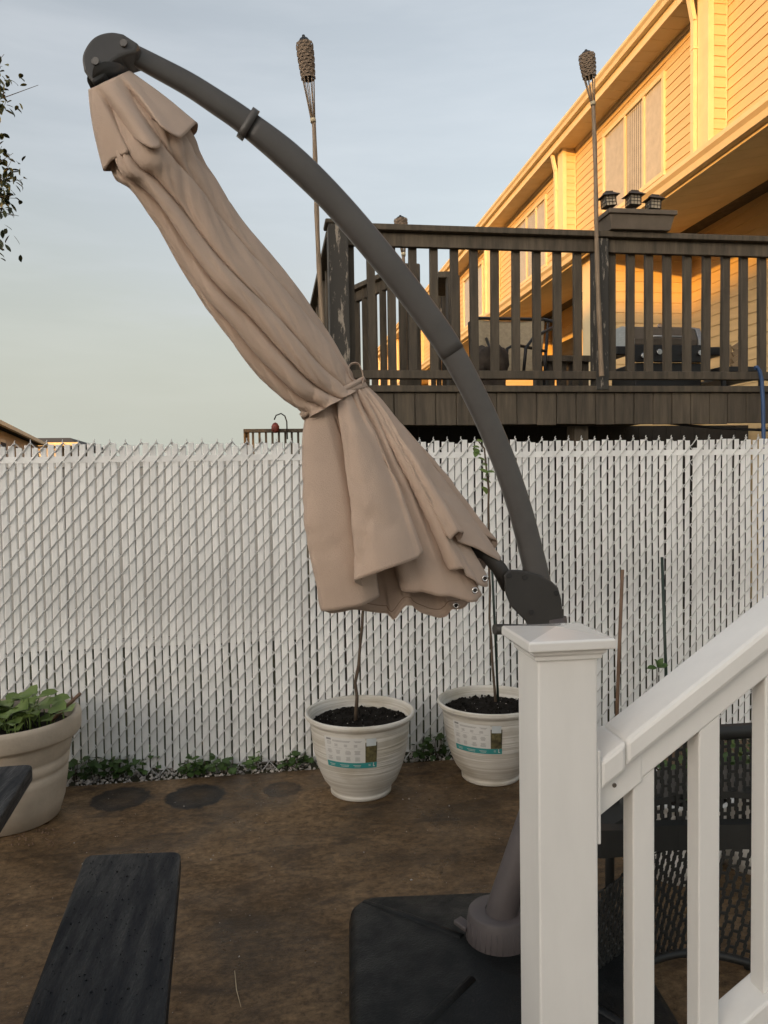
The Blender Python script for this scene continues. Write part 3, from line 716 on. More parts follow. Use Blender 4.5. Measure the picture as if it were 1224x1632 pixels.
torch(onY(517, 600, TY - .02), onY(499, 192, TY - .02), onY(484, 60, TY - .02), 'tall bamboo torch strapped to the left corner post of the raised deck', 1)
torch(onY(958, 600, TY + .02), onY(945, 165, TY + .02), onY(934, 82, TY + .02), 'tall bamboo torch beside the box planter with lanterns', 2)
torch(onY(648, 600, 6.0), onY(643, 405, 6.0), onY(638, 345, 6.0), 'short bamboo torch peeking over the rail near the umbrella arm', 3)
random.seed(11)
# box planter with three lanterns
pY = DY - .02
a0 = onY(962, 375, pY); a1 = onY(1062, 378, pY); zt = onY(1010, 343, pY).z; zb = zcap + .002
bp = thing('rail_planter', ((a0.x + a1.x) / 2, pY, zb), 'long brown box planter sitting on the deck rail cap', 'planter')
ex = .018
b = MB().hexa([(a0.x + .015, pY - .09, zb), (a1.x - .02, pY - .09, zb), (a1.x - .02, pY + .09, zb), (a0.x + .015, pY + .09, zb), (a0.x - .005, pY - .11, zt - .02), (a1.x + .005, pY - .11, zt - .02), (a1.x + .005, pY + .11, zt - .02), (a0.x - .005, pY + .11, zt - .02)])
mk('box', b, mt['planter'], bp, .004)
mk('rim', MB().box((a0.x - .015, pY - .125, zt - .03), (a1.x + .012, pY - .105, zt)).box((a0.x - .015, pY + .105, zt - .03), (a1.x + .012, pY + .125, zt)).box((a0.x - .015, pY - .105, zt - .03), (a0.x + .01, pY + .105, zt)).box((a1.x - .015, pY - .105, zt - .03), (a1.x + .012, pY + .105, zt)), mt['planter'], bp, .003)
mk('soil', MB().box((a0.x + .011, pY - .104, zt - .02), (a1.x - .016, pY + .104, zt - .012)), mt['soil'], bp)
def lantern(px, py, Y, tilt, label):
    q = onY(px, py, Y); base = Vector((q.x, Y, zt - .012))
    t = thing('garden_lantern', base, label, 'lantern', 'garden lanterns in the rail planter'); t.rotation_euler = (0, tilt, 0)
    def m(name, mb, k, par=t):
        o = bpy.data.objects.new(name, mb.mesh(name)); COL.objects.link(o); o.data.materials.append(mt[k]); o.parent = par; return o
    m('stake', MB().box((-.011, -.011, 0), (.011, .011, .052)), 'lantern')
    m('base', MB().hexa([(-.022, -.022, .05), (.022, -.022, .05), (.022, .022, .05), (-.022, .022, .05), (-.042, -.042, .062), (.042, -.042, .062), (.042, .042, .062), (-.042, .042, .062)]), 'lantern')
    fr = MB()
    for sx in (-1, 1):
        for sy_ in (-1, 1): fr.box((sx * .036 - .003, sy_ * .036 - .003, .062), (sx * .036 + .003, sy_ * .036 + .003, .128))
    for s in (-1, 1):
        for off in (-.012, .012):
            fr.box((off - .0015, s * .036 - .0015, .062), (off + .0015, s * .036 + .0015, .128)); fr.box((s * .036 - .0015, off - .0015, .062), (s * .036 + .0015, off + .0015, .128))
        for z in (.084, .106):
            fr.box((-.033, s * .0375 - .0015, z), (.033, s * .0375 + .0015, z + .003)); fr.box((s * .0375 - .0015, -.033, z), (s * .0375 + .0015, .033, z + .003))
    m('frame', fr, 'lantern'); m('pane', MB().box((-.032, -.032, .063), (.032, .032, .127)), 'lglass')
    m('roof', MB().hexa([(-.060, -.060, .126), (.060, -.060, .126), (.060, .060, .126), (-.060, .060, .126), (-.026, -.026, .152), (.026, -.026, .152), (.026, .026, .152), (-.026, .026, .152)]), 'lantern')
    m('cap', MB().box((-.026, -.026, .152), (.026, .026, .159)), 'lantern')
lantern(972, 340, pY, -.10, 'tilted lantern at the left end of the box planter, nearest the torch')
lantern(1009, 340, pY - .03, .02, 'middle one of the three lanterns in the box planter')
lantern(1040, 342, pY + .03, .05, 'lantern at the right end of the box planter')
# grill
gY = 6.05
def gx(px): return onY(px, 550, gY).x
def gz(py): return onY(1060, py, gY).z
gr = thing('gas_grill', (gx(1060), gY, zfl), 'black gas grill with steel hood standing on the deck behind balusters', 'grill')
mk('cart', MB().box((gx(1012), gY, zfl + .02), (gx(1118), gY + .45, gz(578))), mt['black'], gr, .01)
mk('control_panel', MB().box((gx(1006), gY - .04, gz(578)), (gx(1124), gY - .001, gz(551))), mt['black'], gr, .006)
mk('side_shelf', MB().box((gx(982), gY, gz(566)), (gx(1005), gY + .42, gz(552))), mt['black'], gr, .01)
mk('side_shelf', MB().box((gx(1126), gY, gz(566)), (gx(1152), gY + .42, gz(552))), mt['black'], gr, .01)
hz0, hz1 = gz(550), gz(515)
prof = [(gY + .0, hz0), (gY + .0, hz0 + .05), (gY + .05, hz0 + .15), (gY + .16, hz1), (gY + .32, hz1), (gY + .43, hz0 + .1), (gY + .43, hz0)]
hood = mk('hood', MB().prism([(gx(1012), y, z) for (y, z) in prof], (gx(1112) - gx(1012), 0, 0)), mt['planter'], gr, .008)
for (a, b_) in ((1004, 1011.5), (1112.5, 1120)):
    mk('hood_end', MB().prism([(gx(a), y - .008, z) for (y, z) in prof], (gx(b_) - gx(a), 0, 0)), mt['silver'], gr, .004)
mk('handle', MB().tube([(gx(1030), gY - .05, gz(538)), (gx(1096), gY - .05, gz(538))], .009, 8).bar((gx(1032), gY - .05, gz(538)), (gx(1032), gY + .01, gz(538)), .012, .012).bar((gx(1094), gY - .05, gz(538)), (gx(1094), gY + .01, gz(538)), .012, .012), mt['silver'], gr)
for pxx, pyy in ((1020, 569), (1045, 563), (1085, 564), (1110, 564)):
    mk('knob', MB().disc((gx(pxx), gY - .041, gz(pyy)), (0, -1, 0), .024, .03, 14), mt['metal'], gr, .003)
mk('gauge', MB().disc((gx(1059), gY + .08, hz0 + .17), (0, -1, .6), .02, .012), mt['metal'], gr)
for pxx in (1014, 1114): mk('leg', MB().box((gx(pxx) - .02, gY + .02, zfl - .002), (gx(pxx) + .02, gY + .06, zfl + .02)), mt['black'], gr)
# low black table with pallet box at right
tY = 5.75
def tx(px): return onY(px, 580, tY).x
def tz(py): return onY(1180, py, tY).z
tb = thing('side_table', (tx(1190), tY, zfl), 'low black outdoor table to the right of the grill', 'table')
mk('tabletop', MB().box((tx(1150), tY, tz(592)), (tx(1216), tY + .5, tz(584))), mt['black'], tb, .004)
mk('shelf', MB().box((tx(1152), tY + .02, tz(604)), (tx(1214), tY + .48, tz(600))), mt['silver'], tb, .004)
for (pxx, yy) in ((1152, 0), (1212, 0), (1152, .46), (1212, .46)): mk('leg', MB().box((tx(pxx), tY + yy, zfl), (tx(pxx) + .03, tY + yy + .03, tz(592) - .001)), mt['black'], tb)
pb_ = thing('wooden_crate', (tx(1196), tY + .2, tz(584)), 'small pale wooden crate standing tilted on the low black table', 'crate')
zq = tz(584)
for i in range(4):
    z = zq + .012 + i * .05; mk('slat', MB().bar((tx(1185), tY + .15, z + .005), (tx(1207), tY + .15, z + .075), .012, .04), mt['pallet'], pb_)
mk('upright', MB().bar((tx(1187), tY + .166, zq + .001), (tx(1181), tY + .166, zq + .2), .014, .03), mt['pallet'], pb_)
mk('upright', MB().bar((tx(1205), tY + .166, zq + .05), (tx(1199), tY + .166, zq + .27), .014, .03), mt['pallet'], pb_)
# sling chair
cY = 6.2
def cp(px, py, dy=0): return onY(px, py, cY + dy)
ch = thing('sling_chair', (cp(830, 600).x, cY, zfl), 'patio chair with pale sling back and black tube frame on the deck', 'chair')
b = MB(); A, B_, C_, D_ = cp(758, 510, .1), cp(868, 512, .1), cp(862, 594, -.05), cp(762, 596, -.05)
vs = []; n = 10
for i in range(n + 1):
    for j in range(n + 1):
        u, v = i / n, j / n; p = A.lerp(B_, u).lerp(D_.lerp(C_, u), v); p.y += .05 * math.sin(u * math.pi); vs.append(p)
b.add(vs, [(i * (n + 1) + j, (i + 1) * (n + 1) + j, (i + 1) * (n + 1) + j + 1, i * (n + 1) + j + 1) for i in range(n) for j in range(n)], True)
o = mk('sling_back', b, mt['sling'], ch); sm_ = o.modifiers.new('s', 'SOLIDIFY'); sm_.thickness = .006
mk('back_frame', MB().tube([cp(752, 600, -.05), cp(750, 560, 0), cp(748, 515, .1), cp(756, 507, .1), cp(800, 508, .12), cp(860, 509, .12), cp(874, 513, .1), cp(870, 560, 0), cp(868, 600, -.05)], .014, 8), mt['black'], ch)
mk('armrest', MB().tube([cp(866, 509, .1), cp(888, 514, .0), cp(886, 520, -.1), cp(850, 538, -.25), cp(838, 555, -.3), cp(834, 600, -.3)], .013, 8), mt['black'], ch)
mk('armrest', MB().tube([cp(775, 540, .0), cp(783, 560, -.25), cp(786, 600, -.3)], .013, 8), mt['black'], ch)
mk('armrest', MB().tube([cp(870, 560, 0), cp(820, 549, -.25), cp(808, 556, -.3), cp(804, 598, -.3)], .013, 8), mt['black'], ch)
mk('seat', MB().box((cp(760, 594).x, cY - .35, zfl + .20), (cp(868, 594).x, cY, zfl + .22)), mt['sling'], ch)
for (pxx, yy) in ((762, -.33), (866, -.33), (762, -.02), (866, -.02)): mk('leg', MB().tube([(cp(pxx, 600).x, cY + yy, zfl), (cp(pxx, 600).x, cY + yy, zfl + .2)], .013, 8), mt['black'], ch)
# long low bench behind, dark
bn = thing('deck_bench', (cp(890, 575).x, 6.9, zfl), 'long low dark bench at the back of the deck left of the grill', 'bench')
def q7(px, py): return onY(px, py, 6.9)
mk('seat', MB().box((q7(850, 570).x, 6.8, q7(880, 578).z), (q7(936, 570).x, 7.15, q7(880, 569).z)), mt['deck'], bn)
for pxx in (857, 876, 895, 914, 930): mk('leg', MB().box((q7(pxx, 580).x - .03, 6.85, zfl), (q7(pxx, 580).x + .03, 6.95, q7(880, 578).z - .001)), mt['deck'], bn)
# crumpled cloth bundle
b = MB(); c = onY(775, 578, 5.85)
for (ox, oz, sx, sz) in ((0, 0, .10, .13), (.10, .02, .07, .12), (-.07, -.06, .08, .09)):
    n1, n2 = 14, 10; vs = []
    for i in range(n1):
        for j in range(n2 + 1):
            a = 6.283 * i / n1; t = math.pi * j / n2; d = Vector((math.cos(a) * math.sin(t), math.sin(a) * math.sin(t), math.cos(t)))
            k = 1 + .45 * noise.noise(d * 2.4 + Vector((ox * 30, 0, 5)))
            vs.append(Vector((c.x + ox + d.x * sx * k, 5.85 + d.y * .1 * k, c.z + oz + d.z * sz * k)))
    b.add(vs, [(i * (n2 + 1) + j, i * (n2 + 1) + j + 1, ((i + 1) % n1) * (n2 + 1) + j + 1, ((i + 1) % n1) * (n2 + 1) + j) for i in range(n1) for j in range(n2)], True)
b.box((c.x - .1, 5.8, zfl), (c.x + .14, 5.92, c.z - .08))
mk('cloth_bundle', b, mt['cloth'], label='crumpled brown cloth bundle just inside the deck rail', category='cloth')
# blue hose at the right
h = [onY(*p, DY - .12) for p in ((1203, 586), (1206, 585), (1211, 592), (1214, 606), (1216, 640), (1217, 700), (1217, 900))]
h2 = [Vector((h[-1].x, DY - .12, .3)), Vector((h[-1].x + .05, DY - .15, 0))]
mk('garden_hose', MB().tube(h + h2, .0135, 10), mt['hose'], label='blue hose hanging over the edge of the raised deck', category='hose')
h = [onY(*p, DY + .05) for p in ((1060, 674), (1140, 682), (1224, 686), (1290, 690))]
mk('cable', MB().tube(h, .009, 6), mt['black'], label='dark cable sagging under the deck just above the fence', category='cable')

# ================================================================== FOREGROUND
# ------------------------------------------------------------------ large stone planter (left)
def lathe_pot(name, c, prof_out, prof_in, m, t): return mk(name, MB().lathe(c, prof_out + prof_in, 64), m, t)
q = onZ(1, 1140, .56); PR = (onZ(130, 1138, .56) - q).length
pc = onZ(16, 1303, 0)
KS = .325 / .427; KH = .49 / .565
ptl = thing('stone_planter', pc, 'large beige round planter with grooved side at the left fence end', 'planter')
out_ = [(.27, 0), (.29, .01), (.322, .10), (.342, .22), (.346, .262), (.334, .270), (.349, .284), (.356, .330), (.345, .338), (.360, .352), (.380, .43), (.382, .448), (.418, .453), (.428, .468), (.432, .54), (.425, .56), (.408, .565)]
in_ = [(.39, .556), (.383, .53), (.375, .46)]
mk('pot', MB().lathe(pc, [(r * KS, z * KH) for r, z in out_ + in_], 72, capb=True), mt['terra'], ptl)
mk('soil', MB().lathe(pc, [(.001, .43), (.15, .425), (.29, .415)], 40, capb=False), mt['soil'], ptl)
sp = thing('squash_plant', (pc.x, pc.y, .42), 'bright green broad leaved seedlings growing in the stone planter', 'plant')
lf = MB(); st = MB(); random.seed(5)
for i in range(75):
    a = ru(0, 6.283); rr = ru(.02, .24); x, y = pc.x + rr * math.cos(a), pc.y + rr * math.sin(a)
    hz = ru(.05, .12) * (1.15 - rr); p0 = Vector((x, y, .415)); p1 = p0 + Vector((ru(-.04, .04), ru(-.04, .04), hz))
    st.tube([p0, (p0 + p1) / 2 + Vector((ru(-.01, .01), 0, 0)), p1], [.004, .003, .0025], 5)
    d = Vector((math.cos(a + ru(-1, 1)), math.sin(a + ru(-1, 1)) - .3, ru(-.1, .5)))
    lf.leaf(p1, d, (ru(-.3, .3), ru(-.5, .1), 1), ru(.055, .10), ru(.055, .095), .12)
for (px, py) in ((45, 1112), (78, 1130), (100, 1133), (60, 1122), (20, 1130), (35, 1105)):
    p1 = pt(px, py, 3.55); p0 = Vector((p1.x, p1.y + .03, .42)); st.tube([p0, p1], [.004, .003], 5)
    lf.leaf(p1, (ru(.2, 1), -.6, .25), (0, -.5, 1), .10, .095, .1)
mk('leaves', lf, mt['leafg'], sp, kind='stuff'); mk('stems', st, mt['leafg'], sp, kind='stuff')
q0 = pt(104, 1128, 3.6); q1 = pt(128, 1105, 3.6)
b = MB().tube([q0 + (q0 - q1) * .9, q0, (q0 + q1) / 2, q1], [.009, .009, .0085, .008], 8); b.tube([(q0 + q1) / 2, (q0 + q1) / 2 + Vector((-.01, 0, .02)) + (q1 - q0) * .1], [.004, .002], 5)
mk('cut_stick', b, mt['wood'], label='short cut brown stick poking over the rim of the stone planter', category='stick')

# ------------------------------------------------------------------ white pots
def white_pot(c, label, lab=True, scale=1.0, seed=0, sticker_az=None):
    t = thing('white_pot', c, label, 'pot', 'white ribbed pots by the fence')
    s = scale
    o_ = [(.145, 0), (.152, .004), (.153, .018), (.148, .022), (.150, .03), (.185, .075), (.205, .12), (.222, .17), (.235, .23), (.243, .29), (.249, .345), (.252, .365), (.262, .378), (.272, .386), (.276, .396), (.275, .406), (.268, .410)]
    i_ = [(.260, .406), (.254, .39), (.247, .355), (.24, .33)]
    ms = MB().lathe((0, 0, 0), [(r * s, z * s) for r, z in o_ + i_], 72).mesh('pot')
    o = link('pot', ms, mt['pot'], t); o.location = (0, 0, 0); o.rotation_euler = (0, 0, seed)
    b = MB(); n = 26; rad = .245 * s; vs = []; fs = []
    for i in range(n + 1):
        for j in range(n + 1):
            x = -1 + 2 * i / n; y = -1 + 2 * j / n
            # square to disc
            u = x * math.sqrt(1 - y * y / 2); v = y * math.sqrt(1 - x * x / 2)
            vs.append((u * rad, v * rad, .352 * s + .012 * noise.noise(Vector((u * 9, v * 9, seed))) + .012 * noise.noise(Vector((u * 30, v * 30, seed)))))
    b.add(vs, [(i * (n + 1) + j, (i + 1) * (n + 1) + j, (i + 1) * (n + 1) + j + 1, i * (n + 1) + j + 1) for i in range(n) for j in range(n)], True)
    so = link('soil', b.mesh('soil'), mt['soil'], t); so.location = (0, 0, 0)
    cr_ = MB(); random.seed(seed + 3)
    for i in range(260):
        a = ru(0, 6.283); rr = rad * math.sqrt(rnd()) * .96; rock(cr_, (rr * math.cos(a), rr * math.sin(a), .356 * s + .004), ru(.003, .011))
    co = link('soil_clods', cr_.mesh('soil_clods'), mt['soil'], t, kind='stuff'); co.location = (0, 0, 0)
    pl_ = MB()
    for i in range(28):
        a = ru(0, 6.283); rr = rad * math.sqrt(rnd()) * .9; rock(pl_, (rr * math.cos(a), rr * math.sin(a), .362 * s), ru(.0015, .003))
    co = link('perlite', pl_.mesh('perlite'), mt['gravel'], t, kind='stuff'); co.location = (0, 0, 0)
    if lab:
        # curved sticker: (angle from az, height)
        def rad_at(z):
            for (r0_, z0_), (r1_, z1_) in zip(o_, o_[1:]):
                if z0_ <= z <= z1_: return r0_ + (r1_ - r0_) * (z - z0_) / (z1_ - z0_ + 1e-9)
            return .25
        def patch(nm, u0, u1, v0, v1, off, m, par, nn=10):
            b = MB(); vs = []
            for i in range(nn + 1):
                u = u0 + (u1 - u0) * i / nn; an = sticker_az + (u - .5) * .265 / .243
                for v in (v0, (v0 + v1) / 2, v1):
                    z = .198 + v * .15; r_ = rad_at(z) + off
                    vs.append((r_ * math.cos(an), r_ * math.sin(an), z))
            b.add(vs, [(i * 3 + j, (i + 1) * 3 + j, (i + 1) * 3 + j + 1, i * 3 + j + 1) for i in range(nn) for j in range(2)], True)
            return b
        sk = link('sticker', patch('s', 0, .78, .13, 1, .0015, None, None).mesh('sticker'), mt['paperw'], t); sk.location = (0, 0, 0)
        def sub(nm, b, m, **k): o = link(nm, b.mesh(nm), m, sk, **k); o.location = (0, 0, 0); return o
        sub('teal_band', patch('t', 0.02, 1.0, 0.0, .19, .0022, None, None), mt['teal'])
        sub('picture', patch('p', .782, .995, .192, .86, .0018, None, None, 4), mt['photo'])
        sub('picture_top', patch('p', .80, .975, .74, .985, .0024, None, None, 4), mt['pale'])
        b = MB()
        def line(u0, u1, v, h=.012):
            p = patch('l', u0, u1, v, v + h, .003, None, None, 3); b.add(p.v, p.f)
        line(.05, .15, .90, .06)
        for u0 in (.06,): 
            for v in (.84, .80, .76): line(u0, u0 + .09, v)
        line(.18, .52, .90); line(.18, .5, .87); line(.58, .72, .90); line(.60, .70, .87)
        for cx_ in (.22, .40, .58):
            for v in (.78, .75, .72): w_ = ru(.05, .075); line(cx_ + .03 - w_ / 2, cx_ + .03 + w_ / 2, v)
        line(.05, .74, .66, .006)
        for row in (.58, .36):
            for cx_ in (.11, .28, .47, .64):
                for kk in range(4): w_ = ru(.06, .11); line(cx_ - w_ / 2, cx_ + w_ / 2, row - kk * .035)
        sub('print', b, mt['ink'], kind='stuff')
        b2 = MB()
        def line2(u0, u1, v, h=.014):
            p = patch('l', u0, u1, v, v + h, .0032, None, None, 3); b2.add(p.v, p.f)
        for u0, u1 in ((.08, .2), (.30, .48), (.56, .70)): line2(u0, u1, .10); line2(u0 + .02, u1 - .01, .055)
        line2(.84, .88, .12); line2(.84, .88, .08)
        line2(.925, .94, .05, .13); line2(.925, .96, .05, .03)
        sub('band_print', b2, mt['paperw'], kind='stuff')
    return t
cA = Vector((.415, 3.80, 0)); cB = Vector((1.108, 3.86, 0))
def az_to_cam(c, off=0): return math.atan2(-c.y, -c.x) + off
white_pot(cA, 'white ribbed pot with care sticker, left of the other stickered pot', seed=1, sticker_az=az_to_cam(cA, -.21))
white_pot(cB, 'white ribbed pot with care sticker, partly hidden by the stair post', seed=2, sticker_az=az_to_cam(cB, -.30))
def sapling(c, path, rads, leaves, label, stake=None):
    t = thing('sapling', (c.x, c.y, .36), label, 'young tree', 'saplings in the white pots')
    mk('trunk', MB().tube(path, rads, 8), mt['stem'], t)
    b = MB()
    for (p, d, L) in leaves: b.leaf(p, d, (0, -.6, 1), L, L * .62)
    if leaves: mk('leaves', b, mt['leafg'], t)
P = [onY(*p, cA.y) for p in ((567, 1148), (569, 1110), (566, 1088), (572, 1060), (573, 1040), (577, 1000), (579, 960), (580, 900))]
sapling(cA, P, [.011, .0085, .008, .0095, .007, .0075, .007, .006], [], 'bare slender sapling trunk rising from the left stickered pot')
P = [onY(*p, cB.y) for p in ((790, 1118), (788, 1095), (785, 1060), (783, 1020), (780, 985), (781, 940), (779, 900), (779, 850), (778, 815), (779, 780), (775, 745), (772, 715), (760, 700))]
lv = []
random.seed(21)
for (px, py) in ((758, 702), (752, 712), (762, 715), (765, 726), (768, 738), (763, 748), (775, 752), (780, 760), (783, 770), (770, 775), (779, 782), (757, 722), (774, 735)):
    lv.append((onY(px, py, cB.y + ru(-.03, .03)), (ru(-1, 1), ru(-.7, 0), ru(-.5, .4)), ru(.035, .06)))
sapling(cB, P, [.009, .007, .0065, .0062, .006, .0065, .006, .006, .0055, .006, .005, .0045, .003], lv, 'thin sapling with green leaves at its tip in the right stickered pot')
mk('plant_stake', MB().tube([onY(794, 1118, cB.y + .02), onY(788, 985, cB.y + .02), onY(784, 900, cB.y + .02)], .0065, 8), mt['stake'], label='dark green stake standing against the leafy sapling', category='stake', group='plant stakes')
mk('plant_stake', MB().tube([onY(981, 1200, 4.0), onY(986, 1060, 4.0), onY(992, 908, 4.0)], [.011, .0105, .010], 8), mt['wood'], label='pale brown stick leaning upright behind the stair post', category='stake')
mk('plant_stake', MB().tube([onY(1064, 1200, 4.05), onY(1061, 1060, 4.05), onY(1055, 888, 4.05)], [.009, .009, .0085], 8), mt['stake'], label='dark green stake by the fence above the stair rail', category='stake')

# pots and greens behind the stair railing
def bush_pot(px, Y, zrim, rad, label, plabel, lh, n, seed):
    random.seed(seed)
    c = onY(px, 1250, Y); c.z = 0
    t = thing('plain_pot', c, label, 'pot', 'plain pale pots behind the railing')
    mk('pot', MB().lathe(c, [(rad * .7, 0), (rad * .78, zrim * .3), (rad * .95, zrim * .93), (rad * 1.03, zrim * .95), (rad * 1.03, zrim), (rad * .96, zrim), (rad * .93, zrim * .85)], 40), mt['pvc'], t)
    mk('soil', MB().lathe(c, [(.001, zrim * .9), (rad * .93, zrim * .89)], 24, capb=False), mt['soil'], t)
    p = thing('potted_plant', (c.x, c.y, zrim * .9), plabel, 'plant')
    b = MB(); s = MB()
    for i in range(n):
        a = ru(0, 6.28); rr = rad * ru(0, 1.0); q = Vector((c.x + rr * math.cos(a), c.y + rr * math.sin(a), zrim + ru(0, lh)))
        b.leaf(q, (math.cos(a), math.sin(a), ru(-.4, .6)), (0, -.4, 1), ru(.05, .09), ru(.03, .05))
    for i in range(7):
        a = ru(0, 6.28); rr = rad * .6; s.tube([(c.x, c.y, zrim * .88), (c.x + rr * math.cos(a) * .6, c.y + rr * math.sin(a) * .6, zrim + lh * .5), (c.x + rr * math.cos(a), c.y + rr * math.sin(a), zrim + lh)], [.005, .004, .002], 5)
    mk('leaves', b, mt['leafd'], p, kind='stuff'); mk('stems', s, mt['stem'], p, kind='stuff')
bush_pot(1000, 3.3, .20, .20, 'pale pot seen through the railing next to the stair post', 'green plant in the pale pot next to the stair post', .17, 60, 31)
bush_pot(1082, 2.80, .33, .20, 'pale pot seen through the perforated chair, second from the stair post', 'low green plant in the second pale pot from the stair post', .10, 40, 32)
bush_pot(1203, 2.82, .36, .21, 'wide pale pot at the right edge behind the perforated chair', 'dense dark plant in the wide pale pot at the right edge', .12, 110, 33)
sm = thing('seedling', onY(1047, 1200, 4.05), 'small green seedling tip showing just above the stair rail', 'plant')
b = MB(); cs = onY(1047, 1064, 4.02)
for d in ((-1, -.2, .1), (-.3, -.4, .8), (.4, -.3, .9), (.9, -.2, .3), (.1, -.6, .2)): b.leaf(cs, d, (0, -.6, .8), .065, .035)
mk('leaves', b, mt['leafd'], sm)
mk('stem', MB().tube([(cs.x, cs.y, 0), cs], [.006, .003], 6), mt['stem'], sm)

# ------------------------------------------------------------------ picnic table (left): bench plank + table top
pt_ = thing('picnic_table', (-.9, 1.4, 0), 'black wood grained resin picnic table with attached bench at lower left', 'picnic table')
def plank(name, corners, z1, th, rad=.035, par=pt_):
    # rounded-corner plank from 4 ground-plan corners
    cs = [Vector((c[0], c[1], 0)) for c in corners]; poly = []
    for i in range(4):
        p, a, b_ = cs[i], cs[i - 1], cs[(i + 1) % 4]
        da = (a - p).normalized() * rad; db = (b_ - p).normalized() * rad
        for k in range(6):
            t = k / 5; q = (p + da) * (1 - t) ** 2 + p * 2 * t * (1 - t) + (p + db) * t * t; poly.append((q.x, q.y, z1 - th))
    return mk(name, MB().prism(poly, (0, 0, th)), mt['bench'], par, .006)
bz = .45
c0, c1, c2, c3 = onZ(136, 1362, bz), onZ(289, 1356, bz), onZ(264, 1632, bz), onZ(34, 1632, bz)
def ext(a, b_, k): return (b_.x + (b_.x - a.x) * k, b_.y + (b_.y - a.y) * k)
e2 = ext(c1, c2, .9); e3 = ext(c0, c3, .9)
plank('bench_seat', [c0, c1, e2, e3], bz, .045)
tz_ = .74
t1 = onZ(54, 1217, tz_); t2 = onZ(0, 1312, tz_)
dr = Vector((t2.x - t1.x, t2.y - t1.y, 0)).normalized(); 
dr = (Vector((e2[0] - c1.x, e2[1] - c1.y, 0))).normalized(); sd_ = Vector((-1, -.02, 0)).normalized()
for i in range(4):
    a = Vector((t1.x, t1.y, 0)) + sd_ * i * .185; b_ = a + sd_ * .18
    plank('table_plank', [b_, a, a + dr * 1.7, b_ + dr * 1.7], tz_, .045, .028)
for yy in (1.45, .75):
    mk('leg', MB().box((-1.02, yy, .001), (-.94, yy + .06, tz_ - .046)), mt['bench'], pt_, .005)
    mk('leg', MB().box((-.46, yy, .001), (-.38, yy + .06, bz - .046)), mt['bench'], pt_, .005)
    mk('cross_beam', MB().box((-1.3, yy + .062, bz - .12), (-.30, yy + .10, bz - .047)), mt['bench'], pt_, .004)

b = MB(); random.seed(13)
for i in range(420):
    u, v = ru(.04, .96), ru(.01, .95); p = Vector(c0).lerp(Vector(c1), u).lerp(Vector((e3[0], e3[1], bz)).lerp(Vector((e2[0], e2[1], bz)), u), v); p.z = bz + .0004
    rock(b, p, ru(.0010, .0030) * (1 if rnd() < .85 else 1.7))
mk('rain_beads', b, mt['bench'], pt_, kind='stuff')
# ------------------------------------------------------------------ cantilever umbrella
um = thing('cantilever_umbrella', onZ(795, 1500, 0), 'closed tan cantilever umbrella tied at the waist on a curved dark arm', 'umbrella')
def D(px): return 1.90 + (px - 190) / 680 * .45
def up(px, py, v=0): return pt(px, py, D(px) - v)
# arm
def cr_interp(P_, n):
    out = []
    for i in range(len(P_) - 1):
        p0 = P_[max(i - 1, 0)]; p1 = P_[i]; p2 = P_[i + 1]; p3 = P_[min(i + 2, len(P_) - 1)]
        for k in range(n):
            t = k / n; out.append(tuple(.5 * ((2 * b) + (-a + c) * t + (2 * a - 5 * b + 4 * c - d) * t * t + (-a + 3 * b - 3 * c + d) * t ** 3) for a, b, c, d in zip(p0, p1, p2, p3)))
    out.append(tuple(P_[-1])); return out
AP = [(214, 88, 30), (250, 107, 32), (300, 134, 34), (345, 163, 36), (390, 194, 38), (460, 250, 44), (530, 318, 43), (600, 399, 43), (660, 475, 42), (713, 550, 41), (757, 630, 40), (795, 715, 39.5), (826, 803, 39.5), (848, 885, 40), (863, 950, 41)]
path = cr_interp(AP, 6)
def arm_part(i0, i1, name, m, grow=0):
    seg_ = path[i0:i1 + 1]; pts = [up(p[0], p[1]) for p in seg_]; rr = [(p[2] + grow) / 2 * D(p[0]) / F for p in seg_]
    b = MB(); n = 16; vs = []
    for i, p in enumerate(pts):
        d = (pts[min(i + 1, len(pts) - 1)] - pts[max(i - 1, 0)]).normalized()
        a = FWD - d * FWD.dot(d); a.normalize(); c = d.cross(a)
        for k in range(n):
            t = 2 * math.pi * k / n; ct, st_ = math.cos(t), math.sin(t); e = .55
            vs.append(p + c * (abs(ct) ** e * (1 if ct > 0 else -1)) * rr[i] + a * (abs(st_) ** e * (1 if st_ > 0 else -1)) * rr[i] * .72)
    fs = [(i * n + k, i * n + (k + 1) % n, (i + 1) * n + (k + 1) % n, (i + 1) * n + k) for i in range(len(pts) - 1) for k in range(n)]
    fs += [tuple(reversed(range(n))), tuple((len(pts) - 1) * n + k for k in range(n))]
    b.add(vs, fs, True)
    o = mk(name, b, mt[m], um)
    return o
arm_part(0, 25, 'upper_arm', 'arm'); arm_part(24, 25, 'arm_collar', 'arm', 12); arm_part(25, 55, 'arm_sleeve', 'arm', 0)
arm_part(54, len(path) - 1, 'lower_arm', 'arm', -2)
# rain beads along the upper edge of the arm
b = MB(); random.seed(3)
for i in range(150):
    k = random.randrange(6, 44); p = path[k]; q = path[k + 1]; t = rnd()
    x, y = p[0] + (q[0] - p[0]) * t, p[1] + (q[1] - p[1]) * t; dx, dy = q[0] - p[0], q[1] - p[1]; L = math.hypot(dx, dy)
    off = p[2] / 2 * .97; c = up(x + dy / L * off, y - dx / L * off, ru(-.015, .012)); rock(b, c, ru(.0008, .0018))
mk('rain_drops', b, mt['arm'], um, kind='stuff')
